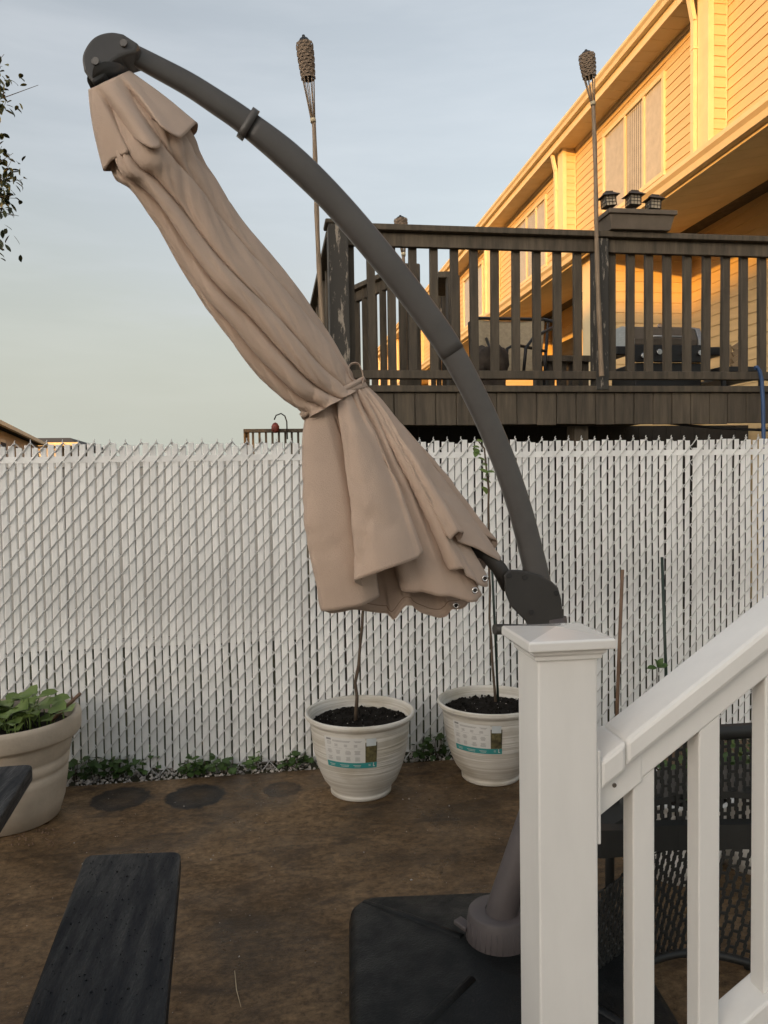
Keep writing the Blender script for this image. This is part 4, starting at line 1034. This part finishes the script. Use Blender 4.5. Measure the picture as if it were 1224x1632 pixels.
# head
hp = [(133, 112), (130, 92), (135, 76), (146, 61), (160, 53), (178, 50), (196, 53), (221, 69), (217, 83), (205, 86), (192, 90), (180, 97), (172, 106), (164, 122), (148, 133)]
hps = [hp[0]] + [tuple(q) for q in cr_interp([p + (0,) for p in hp[:7]], 4)] + hp[7:]
hpv = [up(p[0], p[1], .040) for p in hps[1:]]
mk('head_cover', MB().prism(hpv, FWD * .080), mt['arm'], um, .006)
for (x, y) in ((198, 70), (153, 99)): mk('head_bolt', MB().disc(up(x, y, .0395), -FWD, .0095, .006, 16), mt['arm'], um, .001)
ring_c = up(174, 125); rt = (up(205, 112) - up(143, 142)); rl = rt.length / 2; rt.normalize(); ax = rt.cross(FWD).normalized()
if ax.z > 0: ax = -ax
def ell(c, a, b_, ra, rb, n): return [c + a * math.cos(6.283 * i / n) * ra + b_ * math.sin(6.283 * i / n) * rb for i in range(n)]
VV = -FWD
b = MB(); l1 = ell(ring_c - ax * .008, rt, VV, rl * .93, rl * .93, 28); l2 = ell(ring_c + ax * .012, rt, VV, rl * 1.02, rl * 1.02, 28)
b.add(l1 + l2, [(i, (i + 1) % 28, (i + 1) % 28 + 28, i + 28) for i in range(28)] + [tuple(range(28)), tuple(range(28, 56))], True)
mk('hub_ring', b, mt['armlow'], um)
mk('mast', MB().tube([up(176, 128), up(400, 500), up(560, 640), up(700, 800), up(768, 882)], [.022, .02, .02, .021, .022], 12), mt['armlow'], um)
mk('pull_strut', MB().tube([up(752, 868), up(775, 884), up(795, 905), up(812, 935)], [.02, .021, .023, .026], 12), mt['armlow'], um)

# --- canopy
def loop3(pts): return [up(x, y, v) for x, y, v in pts]
def closed_cr(P_, n, ten=.72):
    out = []; N_ = len(P_)
    for i in range(N_):
        p0, p1, p2, p3 = P_[i - 1], P_[i], P_[(i + 1) % N_], P_[(i + 2) % N_]
        for k in range(n):
            t = k / n; out.append(.5 * ((2 * p1) + (p2 - p0) * t + (2 * p0 - 5 * p1 + 4 * p2 - p3) * t * t + (-p0 + 3 * p1 - 3 * p2 + p3) * t ** 3) * ten + (p1 * (1 - t) + p2 * t) * (1 - ten))
    return out
def grid(b, loops, closed=True):
    n = len(loops[0]); vs = [v for L in loops for v in L]
    fs = [(i * n + j, i * n + (j + 1) % n, (i + 1) * n + (j + 1) % n, (i + 1) * n + j) for i in range(len(loops) - 1) for j in range(n)]
    b.add(vs, fs, True)
cb = MB()
SL = [(160, 165, 0), (166, 225, 0), (180, 282, 0), (206, 304, 0), (242, 350, 0), (285, 425, 0), (318, 482, 0), (358, 532, 0), (404, 592, 0), (444, 634, 0), (470, 652, 0), (484, 661, 0), (487, 668, 0)]
SR = [(225, 135, 0), (284, 180, 0), (312, 216, 0), (326, 252, 0), (352, 296, 0), (386, 348, 0), (436, 408, 0), (482, 464, 0), (520, 518, 0), (550, 570, 0), (565, 597, 0), (574, 610, 0), (580, 616, 0)]
nS = 9
LL = cr_interp(SL, nS); RR = cr_interp(SR, nS); NSn = len(LL)
NF = 8; random.seed(17)
# each fold: valley, rising flank, crest, then an overhanging lip
foldamp = [ru(.75, 1.1) for _ in range(NF)]; foldw = [ru(.85, 1.2) for _ in range(NF)]; tw = sum(foldw); foldw = [f / tw * 6.2832 for f in foldw]
def section(s):
    pts = []; ang = 2.35 - 1.8 * s
    amp = .56 * min(1, .25 + s * 3.2) * (1 - .45 * max(0, s - .8) / .2) 
    acc = ang
    for k in range(NF):
        w_ = foldw[k]; am = amp * foldamp[k] * (1 + .30 * math.sin(3.1 * s * 2 + k * 2.1))
        for (f, r_) in ((0.0, -1.0), (.05, -.35), (.16, .02), (.36, .18), (.60, .20), (.82, .10), (.97, -.05), (1.055, -.28), (1.06, -.62)):
            r2 = 1 + am * (r_ - .1) ; a = acc + f * w_
            pts.append((math.cos(a) * r2, math.sin(a) * r2))
        acc += w_
    return pts
loops = []
for i in range(NSn):
    s = i / (NSn - 1); L_, R__ = LL[i], RR[i]; cx_, cy_ = (L_[0] + R__[0]) / 2, (L_[1] + R__[1]) / 2; hx, hy = (R__[0] - L_[0]) / 2, (R__[1] - L_[1]) / 2
    hw = math.hypot(hx, hy) * D(cx_) / F
    sec = section(s); mxu = max(abs(p[0]) for p in sec)
    P3 = []
    for (u, v) in sec:
        p = up(cx_ + hx * u / mxu * 1.0, cy_ + hy * u / mxu * 1.0, v * hw * .95)
        P3.append(p)
    lp_ = closed_cr(P3, 4)
    lp2 = []
    for j, p in enumerate(lp_):
        ph = 6.2832 * j / len(lp_) + 2.35 - 1.8 * s + .12 * noise.noise(Vector((s * 4, j / len(lp_) * 6.28, 2)))
        cp1, sp1 = math.cos(ph), math.sin(ph)
        rid = lambda f, q, sd: (1 - 2.6 * abs(noise.noise(Vector((cp1 * f, sp1 * f, s * q + sd)))))
        k = .003 * noise.noise(Vector((cp1 * 3, sp1 * 3, s * 2))) - .0085 * max(0, rid(3.2, 1.2, 3)) ** 2.2 - .0050 * max(0, rid(7, 3.2, 9)) ** 3 - .0010 * max(0, rid(9, 12, 19)) ** 3
        k *= min(1, (1 - s) * 6 + .25)
        c_ = up(cx_, cy_, 0); d_ = (p - c_); d_.normalize(); lp2.append(p + d_ * k)
    loops.append(lp2)
grid(cb, loops)
def loft(b, A_, B_, n, sub, bulge=None, ease=None, nz_=.004, gather=0):
    """A_, B_: matching control loops (px,py,v)"""
    out = []
    for i in range(n + 1):
        t = i / n; P3 = []
        for (a, c) in zip(A_, B_):
            te = t if ease is None else ease(t)
            x = a[0] + (c[0] - a[0]) * te; y = a[1] + (c[1] - a[1]) * t; v = a[2] + (c[2] - a[2]) * te
            if bulge: bx, by, bv = bulge(t, a, c); x += bx; y += by; v += bv
            P3.append(up(x, y, v))
        lp = closed_cr(P3, sub)
        if gather:
            m_ = len(lp); cc = sum(lp, Vector()) / m_
            for j in range(m_):
                d_ = (lp[j] - cc); d_.normalize(); ph_ = j / m_ * 6.2832
                lp[j] = lp[j] + d_ * (.0035 * math.sin(ph_ * 9 + 1.3) + .0042 * math.sin(ph_ * 23 + 1.5 * math.sin(ph_ * 4)) - .011 * max(0, 1 - 3.2 * abs(noise.noise(Vector((math.cos(ph_) * 5, math.sin(ph_) * 5, t * 1.3 + 4))))) ** 2.5 - .004 * max(0, 1 - 3.0 * abs(noise.noise(Vector((math.cos(ph_) * 7 + t * 2, math.sin(ph_) * 7, t * 5 + 14))))) ** 3) * math.sin(math.pi * min(1, .08 + t * .72)) + d_ * .0035 * t ** 3 * math.sin(ph_ * 31 + 2 * math.sin(ph_ * 5)) + d_ * gather * math.exp(-t * 4.5) * (math.sin(ph_ * 17 + 2 * math.sin(ph_ * 3)) + .5 * math.sin(ph_ * 29 + 1)) * min(1, .35 + t * 6)
        lp = [p + (p - up(520, 700)).normalized() * (noise.noise(p * 8) * nz_ * 1.5 + noise.noise(p * 21) * nz_ * .5) * math.sin(math.pi * min(t, .9)) for p in lp]
        out.append(lp)
    grid(b, out); return out
# lower skirt: waist loop and hem loop, same order: left edge, front folds, right edge, back
HEM = [(511, 974, .00, 487, 664, .00), (545, 971, .05, 497, 657, .030), (578, 963, .07, 512, 649, .042), (604, 950, .035, 524, 643, .036),
       (588, 940, .045, 530, 640, .030), (572, 930, .09, 536, 637, .046), (568, 924, .125, 541, 635, .054), (600, 913, .165, 549, 631, .056), (640, 899, .165, 556, 628, .054), (668, 884, .14, 561, 626, .050), (673, 878, .115, 563, 625, .046), (664, 884, .08, 563, 625, .040),
       (636, 906, .030, 562, 626, .034), (632, 922, .012, 563, 625, .036), (645, 944, .045, 565, 624, .042), (678, 946, .070, 567, 623, .043), (716, 951, .078, 569, 622, .040), (742, 958, .068, 571, 621, .036), (757, 957, .058, 572, 620, .034), (767, 948, .042, 573, 620, .030),
       (752, 930, .015, 572, 621, .022), (728, 916, .025, 571, 621, .022), (717, 905, .085, 573, 621, .030), (724, 908, .112, 574, 620, .034), (740, 906, .115, 575, 619, .032), (747, 918, .100, 576, 618, .028), (762, 930, .075, 577, 618, .024), (778, 934, .05, 578, 617, .018),
       (764, 900, .025, 577, 618, .012), (726, 872, .04, 575, 618, .014), (711, 855, .105, 577, 617, .022), (717, 856, .130, 578, 616, .026), (728, 849, .135, 578, 616, .024), (738, 844, .12, 579, 616, .020), (735, 857, .095, 579, 616, .014), (728, 866, .08, 579, 616, .012), (765, 875, .055, 580, 615, .010), (799, 893, .018, 581, 614, .004),
       (785, 872, -.02, 581, 614, .0), (766, 858, -.03, 580, 614, -.006), (781, 853, -.045, 580, 614, -.012), (790, 868, -.07, 579, 615, -.018),
       (765, 925, -.10, 572, 618, -.030), (744, 964, -.08, 566, 621, -.036), (722, 972, -.065, 560, 624, -.040), (708, 984, -.075, 554, 627, -.044), (672, 975, -.045, 546, 631, -.047), (647, 964, -.03, 538, 635, -.049), (628, 986, -.055, 530, 640, -.049), (610, 978, -.085, 520, 645, -.047), (570, 972, -.09, 508, 651, -.040), (532, 976, -.05, 497, 657, -.028)]
TA = [(h_[3], h_[4], h_[5]) for h_ in HEM]; TB = [(h_[0], h_[1], h_[2]) for h_ in HEM]
def blg(t, a, c):
    k = math.sin(math.pi * t)
    bx = -14 * k if c[0] < 560 else (4 * k if c[0] < 700 else 3 * k)
    return bx, 0, .020 * k * (1 if c[2] > .03 else (-1 if c[2] < 0 else 0))
def ez(t): return t ** .92
sk_loops = loft(cb, TA, TB, 54, 5, blg, ez, .006, gather=.011)
# vent flap at the top
VH = [(166, 272, .0), (170, 266, .03), (177, 256, .05), (190, 250, .065), (204, 243, .085), (207, 232, .05), (205, 222, .035), (212, 219, .085), (228, 229, .12), (245, 236, .135), (255, 233, .12), (255, 220, .075), (250, 204, .045), (240, 194, .045), (246, 189, .10), (257, 201, .12), (272, 212, .12), (287, 219, .11), (299, 209, .085), (312, 196, .045), (315, 200, .01), (312, 212, -.02), (296, 224, -.06), (262, 236, -.09), (225, 256, -.085), (190, 270, -.05)]
nv = len(VH); VT = []
for i in range(nv):
    # matching positions on the hub ring, same angular order (left edge = pi, front, right edge = 0)
    th = math.pi - 2 * math.pi * i / nv * (1.0)
    if i <= 20: th = math.pi * (1 - i / 20)
    else: th = -math.pi * (i - 20) / (nv - 20)
    VT.append((174 + 32 * math.cos(th), 128 - 15 * math.cos(th) + 0, .052 * math.sin(th)))
def vb(t, a, c):
    k = math.sin(math.pi * t) * (1 - t * .4)
    return (-5 * k if c[0] < 200 else 3 * k), -2 * k, .008 * k * (1 if c[2] > 0 else -1)
vent_loops = loft(cb, VT, VH, 26, 5, vb, lambda t: t ** 1.05, .003)
can = mk('canopy', cb, mt['canopy'], um)
so = can.modifiers.new('thick', 'SOLIDIFY'); so.thickness = .0018; so.offset = -1
# hems
def hem(loop, off, name):
    b = MB(); n = len(loop); pts = loop + [loop[0]]
    b.tube([p for p in pts], .0013, 5, cap=False); return mk(name, b, mt['canopy'], can)
hem(sk_loops[-1], 0, 'skirt_hem'); hem(vent_loops[-1], 0, 'vent_hem')
b = MB(); q = sk_loops[-3]; b.tube([p for p in q] + [q[0]], .0012, 4, cap=False); mk('hem_stitching', b, mt['hem'], can)
# under-vent scrap of cloth at the left
# grommets
for (x, y, v) in ((757, 941, .10), (773, 922, .062), (727, 965, -.02)):
    c = up(x, y, v); n = 16; b = MB(); vs = []
    for i in range(n):
        a = 6.283 * i / n
        for j in range(6):
            t = 6.283 * j / 6; rr = .0072 + .0026 * math.cos(t); vs.append(c + RGT * rr * math.cos(a) + UPV * rr * math.sin(a) - FWD * .0022 * math.sin(t))
    b.add(vs, [(i * 6 + j, i * 6 + (j + 1) % 6, ((i + 1) % n) * 6 + (j + 1) % 6, ((i + 1) % n) * 6 + j) for i in range(n) for j in range(6)], True)
    gm = mk('grommet', b, mt['metal'], can); mk('grommet_hole', MB().disc(c + FWD * .001, -FWD, .0048, .0008, 14), mt['dark'], gm)
# tie strap with a loop at the knot
def strap(name, ctr, hw, hv, wd, n=44, skew=0, wob=.0):
    b = MB(); A_ = (up(581, 612) - up(486, 662)).normalized(); B2 = A_.cross(FWD).normalized()
    if B2.z > 0: B2 = -B2
    vs = []
    for i in range(n):
        t = 6.283 * i / n; c = ctr + A_ * math.cos(t) * hw + VV * math.sin(t) * hv + B2 * (wob * math.sin(3 * t + skew) + skew * .004 * math.cos(t))
        o_ = (A_ * math.cos(t) + VV * math.sin(t)).normalized()
        for (s1, s2) in ((-1, 0), (-1, 1), (1, 1), (1, 0)): vs.append(c + B2 * s1 * wd / 2 + o_ * s2 * .0022)
    b.add(vs, [(i * 4 + j, i * 4 + (j + 1) % 4, ((i + 1) % n) * 4 + (j + 1) % 4, ((i + 1) % n) * 4 + j) for i in range(n) for j in range(4)], True)
    return mk(name, b, mt['canopy'], um)
cT = up(533, 638); hw = (up(583, 612) - up(483, 664)).length / 2
strap('tie_strap', cT, hw * 1.015, .062, .017, skew=.6, wob=.0012)
strap('tie_strap', cT + Vector((0, 0, .006)), hw * 1.03, .065, .012, skew=-1.6, wob=.002)
lp3 = [up(x, y, v) for x, y, v in ((578, 620, .03), (560, 604, .035), (555, 590, .03), (560, 580, .025), (571, 580, .02), (577, 592, .02), (579, 606, .025), (576, 620, .03), (592, 632, .03), (606, 648, .03))]
lp3 = [Vector(p) for p in cr_interp(lp3, 5)]
b = MB(); b.tube(lp3, [.0075] * len(lp3), 6, ref=FWD, ratio=1.0); 
b = MB(); vs = []
for i, p in enumerate(lp3):
    d = (lp3[min(i + 1, len(lp3) - 1)] - lp3[max(i - 1, 0)]).normalized(); nrm = d.cross(FWD).normalized()
    for (s1, s2) in ((-1, -1), (-1, 1), (1, 1), (1, -1)): vs.append(p + FWD * s1 * .009 + nrm * s2 * .0013)
b.add(vs, [(i * 4 + j, i * 4 + (j + 1) % 4, (i + 1) * 4 + (j + 1) % 4, (i + 1) * 4 + j) for i in range(len(lp3) - 1) for j in range(4)], True)
mk('strap_loop', b, mt['canopy'], um)

# joint plate, lower pole, crank, base
jp = [(803, 917), (812, 908), (832, 909), (858, 915), (880, 927), (890, 937), (895, 955), (898, 985), (899, 1010), (878, 1020), (848, 1012), (838, 990), (814, 966), (806, 945)]
mk('joint_plate', MB().prism([up(x, y, .048) for x, y in jp], FWD * .016), mt['armlow'], um, .005)
mk('joint_plate', MB().prism([up(x, y, -.032) for x, y in jp], FWD * .016), mt['armlow'], um, .005)
mk('joint_core', MB().prism([up(835 + (x - 835) * .9 + 2, 960 + (y - 960) * .9, .031) for x, y in jp], FWD * .062), mt['armlow'], um, .003)
for (x, y) in ((811, 917), (836, 920), (846, 975), (886, 945)): mk('bolt', MB().disc(up(x, y, .0478), -FWD, .008, .005, 12), mt['black'], um)
mk('crank_stub', MB().tube([up(788, 1003, .03), up(800, 1003, .03), up(860, 1003, .02)], [.016, .016, .014], 12), mt['armlow'], um)
lpp = [(878, 985), (886, 1050), (888, 1120), (882, 1190), (868, 1250), (848, 1309), (822, 1385), (803, 1440), (796, 1470)]
def dl(y): return 2.35 - (y - 985) / 485 * .03
pp = cr_interp(lpp, 4)
mk('lower_pole', MB().tube([pt(x, y, dl(y)) for x, y in pp], [.047] * len(pp), 18), mt['collar'], um)
bc = onZ(795, 1478, .20)
mk('collar', MB().lathe((bc.x, bc.y, .135), [(.100, 0), (.102, .02), (.098, .06), (.092, .115), (.086, .122), (.055, .124), (.040, .124)], 36), mt['collar'], um)
b = MB()
for i in range(36):
    a = 6.283 * i / 36; b.box((0, 0, 0), (0, 0, 0)) if False else None
    p = Vector((bc.x + .100 * math.cos(a), bc.y + .100 * math.sin(a), .16)); q_ = p + Vector((-.006 * math.cos(a), -.006 * math.sin(a), .07)); b.tube([p, q_], .0022, 4)
mk('collar_ribs', b, mt['collar'], um)
tabp = onZ(728, 1462, .215)
mk('locking_tab', MB().bar((bc.x - .09, bc.y + .01, .2), (tabp.x, tabp.y, .208), .035, .014), mt['collar'], um, .004)
# base tank: square, low pyramid top with four ridges
c_fl = onZ(556, 1424, .13); c_nl = onZ(556, 1750, .13)
ctr = Vector((bc.x, bc.y, 0)); hs2 = .44
e1 = Vector((c_fl.x - c_nl.x, c_fl.y - c_nl.y, 0)).normalized(); e2_ = Vector((e1.y, -e1.x, 0)); 
mid = Vector(((c_fl.x + c_nl.x) / 2, (c_fl.y + c_nl.y) / 2, 0)); hs2 = (Vector((c_fl.x, c_fl.y, 0)) - Vector((c_nl.x, c_nl.y, 0))).length / 2
tc_ = mid + e2_ * hs2
def rr_loop(h, cr_, z, n=6):
    out = []
    for (sx, sy_) in ((1, 1), (-1, 1), (-1, -1), (1, -1)):
        cc = Vector((sx * (h - cr_), sy_ * (h - cr_))); a0_ = math.atan2(sy_, sx) - math.pi / 4
        for k in range(n + 1):
            a = a0_ + k / n * math.pi / 2; x, y = cc.x + cr_ * math.cos(a), cc.y + cr_ * math.sin(a); out.append(tc_ + e2_ * x + e1 * y + Vector((0, 0, z)))
    return out
bl = [rr_loop(hs2 * .97, .07, .004), rr_loop(hs2 * .99, .075, .02), rr_loop(hs2, .08, .07), rr_loop(hs2 * .985, .08, .105), rr_loop(hs2 * .95, .08, .125), rr_loop(hs2 * .91, .075, .132), rr_loop(hs2 * .55, .05, .155), rr_loop(hs2 * .22, .03, .172)]
b = MB(); grid(b, bl); n_ = len(bl[0]); b.f.append(tuple(range((len(bl) - 1) * n_, len(bl) * n_))); b.sm.append(False)
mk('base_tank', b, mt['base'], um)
for (sx, sy_) in ((1, 1), (-1, 1), (-1, -1), (1, -1)):
    mk('ridge', MB().tube([tc_ + e2_ * sx * hs2 * k + e1 * sy_ * hs2 * k + Vector((0, 0, z)) for k, z in ((.22, .163), (.55, .145), (.88, .121))], [.016, .017, .013], 10), mt['base'], um)
b = MB(); random.seed(9)
for i in range(260):
    u, v = ru(-1, 1) * .88, ru(-1, 1) * .88; k = max(abs(u), abs(v)); p = tc_ + e2_ * hs2 * u + e1 * hs2 * v + Vector((0, 0, .176 - .047 * k)); rock(b, p, ru(.0012, .0035))
mk('water_beads', b, mt['base'], um, kind='stuff')

# ------------------------------------------------------------------ patio chair of perforated resin behind the railing
def perf(b, P, U, V, nu, nv_, pw, ph, th=.004, skip=None):
    """sheet of staggered slots; P(u,v)->3D with u,v in metres"""
    hole = [(-.27, -.42), (.27, -.42), (.27, -.15), (.40, -.08), (.40, .08), (.27, .15), (.27, .42), (-.27, .42), (-.27, .15), (-.40, .08), (-.40, -.08), (-.27, -.15)]
    outer = [(-.5, -.5), (.5, -.5), (.5, -.17), (.5, -.06), (.5, .06), (.5, .17), (.5, .5), (-.5, .5), (-.5, .17), (-.5, .06), (-.5, -.06), (-.5, -.17)]
    for i in range(nu):
        for j in range(-1, nv_):
            off = .5 * (i % 2)
            cu = (i + .5) * pw; cv = (j + .5 + off) * ph
            vs = []
            for (x, y) in hole + outer:
                vv = min(max(cv + y * ph, 0), nv_ * ph); vs.append(P(cu + x * pw, vv))
            if cv + .5 * ph <= 0 or cv - .5 * ph >= nv_ * ph: continue
            b.add(vs, [(k, (k + 1) % 12, 12 + (k + 1) % 12, 12 + k) for k in range(12)])
pcx = onY(1130, 1300, 2.35)
pch = thing('perforated_chair', (pcx.x + .02, 2.35, 0), 'dark perforated resin patio armchair behind the stair railing', 'chair')
hyt = lambda py: onY(1100, py, 2.25).z
bx0, bx1 = onY(925, 1300, 2.35).x, onY(1300, 1300, 2.35).x
zt1, zt0 = hyt(1182), hyt(1318)
b = MB(); pw = .026; nu = int((bx1 - bx0) / pw); ph = .052; nvv = int(round((zt1 - zt0) / ph)); ph = (zt1 - zt0) / nvv
perf(b, lambda u, v: Vector((bx0 + u, 2.25 - .03 * ((u / (bx1 - bx0)) * 2 - 1) ** 2 + .015, zt0 + v)), 0, 0, nu, nvv, pw, ph)
o = mk('backrest', b, mt['mesh'], pch); m_ = o.modifiers.new('s', 'SOLIDIFY'); m_.thickness = .007
def arc(z, y_, n=14, ext_=0): return [Vector((bx0 - ext_ + (bx1 - bx0 + 2 * ext_) * i / n, y_ - .03 * (i / n * 2 - 1) ** 2 + .015, z)) for i in range(n + 1)]
mk('top_rail', MB().tube(arc(zt1 + .018, 2.25), .021, 8, ref=(0, 0, 1), ratio=1.25), mt['mesh'], pch)
# arm / seat band
b = MB(); 
P1 = [(930, 1345, 2.0), (960, 1346, 2.02), (1010, 1343, 2.12), (1050, 1337, 2.2), (1120, 1335, 2.24), (1200, 1334, 2.2), (1290, 1338, 2.1)]
band = [onY(x, y, d) for x, y, d in P1]; band = [Vector(p) for p in cr_interp(band, 4)]
hb = .040
vs = []
for p in band: vs += [(p.x, p.y, p.z - hb), (p.x, p.y, p.z + hb), (p.x, p.y + .03, p.z + hb + .006), (p.x, p.y + .03, p.z - hb)]
mk('seat_band', MB().add(vs, [(i * 4 + j, i * 4 + (j + 1) % 4, i * 4 + 4 + (j + 1) % 4, i * 4 + 4 + j) for i in range(len(band) - 1) for j in range(4)] + [(0, 3, 2, 1), tuple((len(band) - 1) * 4 + j for j in range(4))]), mt['mesh'], pch)
mk('seat', MB().prism([Vector((p.x, p.y + .031, band[0].z - .02)) for p in band] + [Vector((bx1 - .06, 2.46, band[0].z - .02)), Vector((bx0 + .1, 2.46, band[0].z - .02))], (0, 0, .02)), mt['mesh'], pch)
# lower curved perforated shell
lens = [0]
for i in range(1, len(band)): lens.append(lens[-1] + (band[i] - band[i - 1]).length)
def bandp(u):
    u = min(max(u, 0), lens[-1] - 1e-5)
    for i in range(len(band) - 1):
        if lens[i + 1] >= u: return band[i].lerp(band[i + 1], (u - lens[i]) / (lens[i + 1] - lens[i]))
    return band[-1]
zl = band[len(band) // 2].z - .045; ht = zl - .035; nvl = int(ht / .045)
cxm = (band[0].x + band[-1].x) / 2
def shell(u, v):
    p = bandp(u); k = 1 - v / (nvl * .045); q = Vector((cxm + (p.x - cxm) * (1 - .08 * k), p.y + .01 + .01 * k * k, .035 + v * ht / (nvl * .045)))
    q.x -= .06 * k; return q
b = MB(); perf(b, shell, 0, 0, int(lens[-1] / .0255), nvl, .0255, .045)
o = mk('lower_shell', b, mt['mesh'], pch); m_ = o.modifiers.new('s', 'SOLIDIFY'); m_.thickness = .006
mk('foot_rim', MB().tube([shell(lens[-1] * i / 20, 0) - Vector((0, 0, .012)) for i in range(21)], .014, 8), mt['mesh'], pch)
for i in (2, 18): p = shell(lens[-1] * i / 20, 0); mk('leg', MB().tube([(p.x, p.y, .005), (p.x, p.y, .03)], .012, 8), mt['mesh'], pch)
for x in (bx0 + .14, bx1 - .12): mk('leg', MB().tube([(x, 2.44, .005), (x, 2.43, band[0].z - .02)], .016, 8), mt['mesh'], pch)
mk('armrest', MB().tube([(bx0 + .02, 2.27, zt0 + .14), (bx0 + .05, 2.36, zt0 + .15), (bx0 + .07, 2.43, zt0 + .11), (bx0 + .08, 2.45, band[0].z)], .018, 8), mt['mesh'], pch)

# ------------------------------------------------------------------ white stair railing
PY = 1.35
sr = thing('stair_railing', (0.54, PY + .05, 0), 'white vinyl stair railing with capped newel post at lower right', 'railing')
xl, xr = onY(858, 1200, PY).x, onY(953, 1200, PY).x; pw_ = xr - xl
zct = onY(895, 1046, PY - .02).z
mk('newel_post', MB().box((xl, PY, 0), (xr, PY + pw_, zct)), mt['pvc'], sr, .004)
cxp, cyp = (xl + xr) / 2, PY + pw_ / 2
def sq(h, z): return [(cxp - h, cyp - h, z), (cxp + h, cyp - h, z), (cxp + h, cyp + h, z), (cxp - h, cyp + h, z)]
cap = MB(); hz = [(pw_ / 2 + .001, zct - .012), (pw_ / 2 + .006, zct - .011), (pw_ / 2 + .007, zct - .003), (pw_ / 2 + .012, zct + .001), (pw_ / 2 + .013, zct + .007), (pw_ / 2 + .0245, zct + .010), (pw_ / 2 + .0255, zct + .013), (pw_ / 2 + .0255, zct + .026), (pw_ / 2 + .0225, zct + .029)]
vs = []; 
for h_, z in hz: vs += sq(h_, z)
vs.append((cxp, cyp, zct + .040))
fs = [(i * 4 + j, i * 4 + (j + 1) % 4, (i + 1) * 4 + (j + 1) % 4, (i + 1) * 4 + j) for i in range(len(hz) - 1) for j in range(4)]
k = (len(hz) - 1) * 4; fs += [(k + j, k + (j + 1) % 4, len(vs) - 1) for j in range(4)] + [(3, 2, 1, 0)]
cap.add(vs, fs); 
mt['cap'] = mat('cap_pvc', (.83, .82, .79), .14, .04, 4, .05, 30, coat=.5)
mk('post_cap', cap, mt['cap'], sr, .0012)
# slope of the rail in the plane y = yr
yr = PY + pw_ / 2
ra = onY(1017, 1230, yr); rb = onY(1224, 1062, yr); sl = (rb.z - ra.z) / (rb.x - ra.x)
zr_at = lambda x: ra.z + (x - ra.x) * sl     # underside of the top rail
xs0, xs1 = xr + .0075, 1.45
nx = math.cos(math.atan(sl))
th_sub = .052 / nx; th_cap = .042 / nx
def sloped(name, x0, x1, y0, y1, zlo, zhi, bevel=.004, par=sr, m='pvc', vert=True):
    f = lambda x, o: zr_at(x) + o
    return mk(name, MB().hexa([(x0, y0, f(x0, zlo)), (x1, y0, f(x1, zlo)), (x1, y1, f(x1, zlo)), (x0, y1, f(x0, zlo)), (x0, y0, f(x0, zhi)), (x1, y0, f(x1, zhi)), (x1, y1, f(x1, zhi)), (x0, y1, f(x0, zhi))]), mt[m], par, bevel)
xb = onY(1003, 1210, yr).x
sloped('top_rail', xb - .012, xs1, yr - .0265, yr + .0265, 0, th_sub - .001)
sloped('rail_cap', xb - .03, xs1, yr - .050, yr + .056, th_sub, th_sub + th_cap, .009)
# bracket sleeve at the post
br = sloped('rail_bracket', xr + .0075, xb + .012, yr - .0295, yr + .0295, -.004, th_sub - .004, .003)
sloped('bracket_cap', xr + .0075, xb - .031, yr - .0535, yr + .0595, th_sub - .0035, th_sub + th_cap + .002, .008, par=br)
mk('bracket_flange', MB().box((xr + .0005, yr - .0545, zr_at(xr) - .035), (xr + .0075, yr + .0605, zr_at(xr) + th_sub + th_cap + .03)), mt['pvc'], br, .002)
mk('screw', MB().disc((xr + .045, yr - .0297, zr_at(xr + .045) + .035), (0, -1, 0), .0045, .002, 10), mt['metal'], br)
dzb = .50
BW = .045
bx_ = [onY(p, 1250, yr - BW / 2).x for p in (1009, 1114, 1219)]
sp_ = bx_[1] - bx_[0]; bx_.append(bx_[2] + sp_); bx_.append(bx_[2] + 2 * sp_)
zb_under = lambda x: zr_at(x) - onY(1190, 1095, yr).z + onY(1190, 1582, yr).z
gapb = onY(1190, 1095, yr).z - onY(1190, 1582, yr).z + .018
for i, x in enumerate(bx_):
    f = lambda xx: zr_at(xx) - .0005; g_ = lambda xx: max(zr_at(xx) - gapb, .0)
    mk('baluster', MB().hexa([(x, yr - BW / 2, g_(x)), (x + BW, yr - BW / 2, g_(x + BW)), (x + BW, yr + BW / 2, g_(x + BW)), (x, yr + BW / 2, g_(x)), (x, yr - BW / 2, f(x)), (x + BW, yr - BW / 2, f(x + BW)), (x + BW, yr + BW / 2, f(x + BW)), (x, yr + BW / 2, f(x))]), mt['pvc'], sr, .003)
sloped('bottom_rail', xr + .001, xs1, yr - .04, yr + .04, -gapb - .06, -gapb, .005)

# ------------------------------------------------------------------ own house behind the camera (it shades the yard)
oh = thing('house', (-14, -18, 0), 'long pale house behind the viewer that shades the patio', 'house')
mk('wall', MB().box((-24, -25, 0), (-5, -16, 7.0)), mt['vinylfence'], oh)
b = MB(); b.add([(-24.4, -15.6, 7.0), (-4.6, -15.6, 7.0), (-4.6, -25.4, 7.0), (-24.4, -25.4, 7.0), (-24.4, -20.5, 7.5), (-4.6, -20.5, 7.5)], [(0, 1, 5, 4), (3, 4, 5, 2), (0, 4, 3), (1, 2, 5), (3, 2, 1, 0)])
mk('roof', b, mt['roof'], oh)
for x in (-20, -14, -9):
    for z in (.9, 3.9):
        wn = mk('window', MB().box((x - .7, -16.0, z), (x + .7, -15.95, z + 1.4)), mt['trim'], oh); mk('pane', MB().box((x - .6, -15.95, z + .1), (x + .6, -15.93, z + 1.3)), mt['dark'], wn)
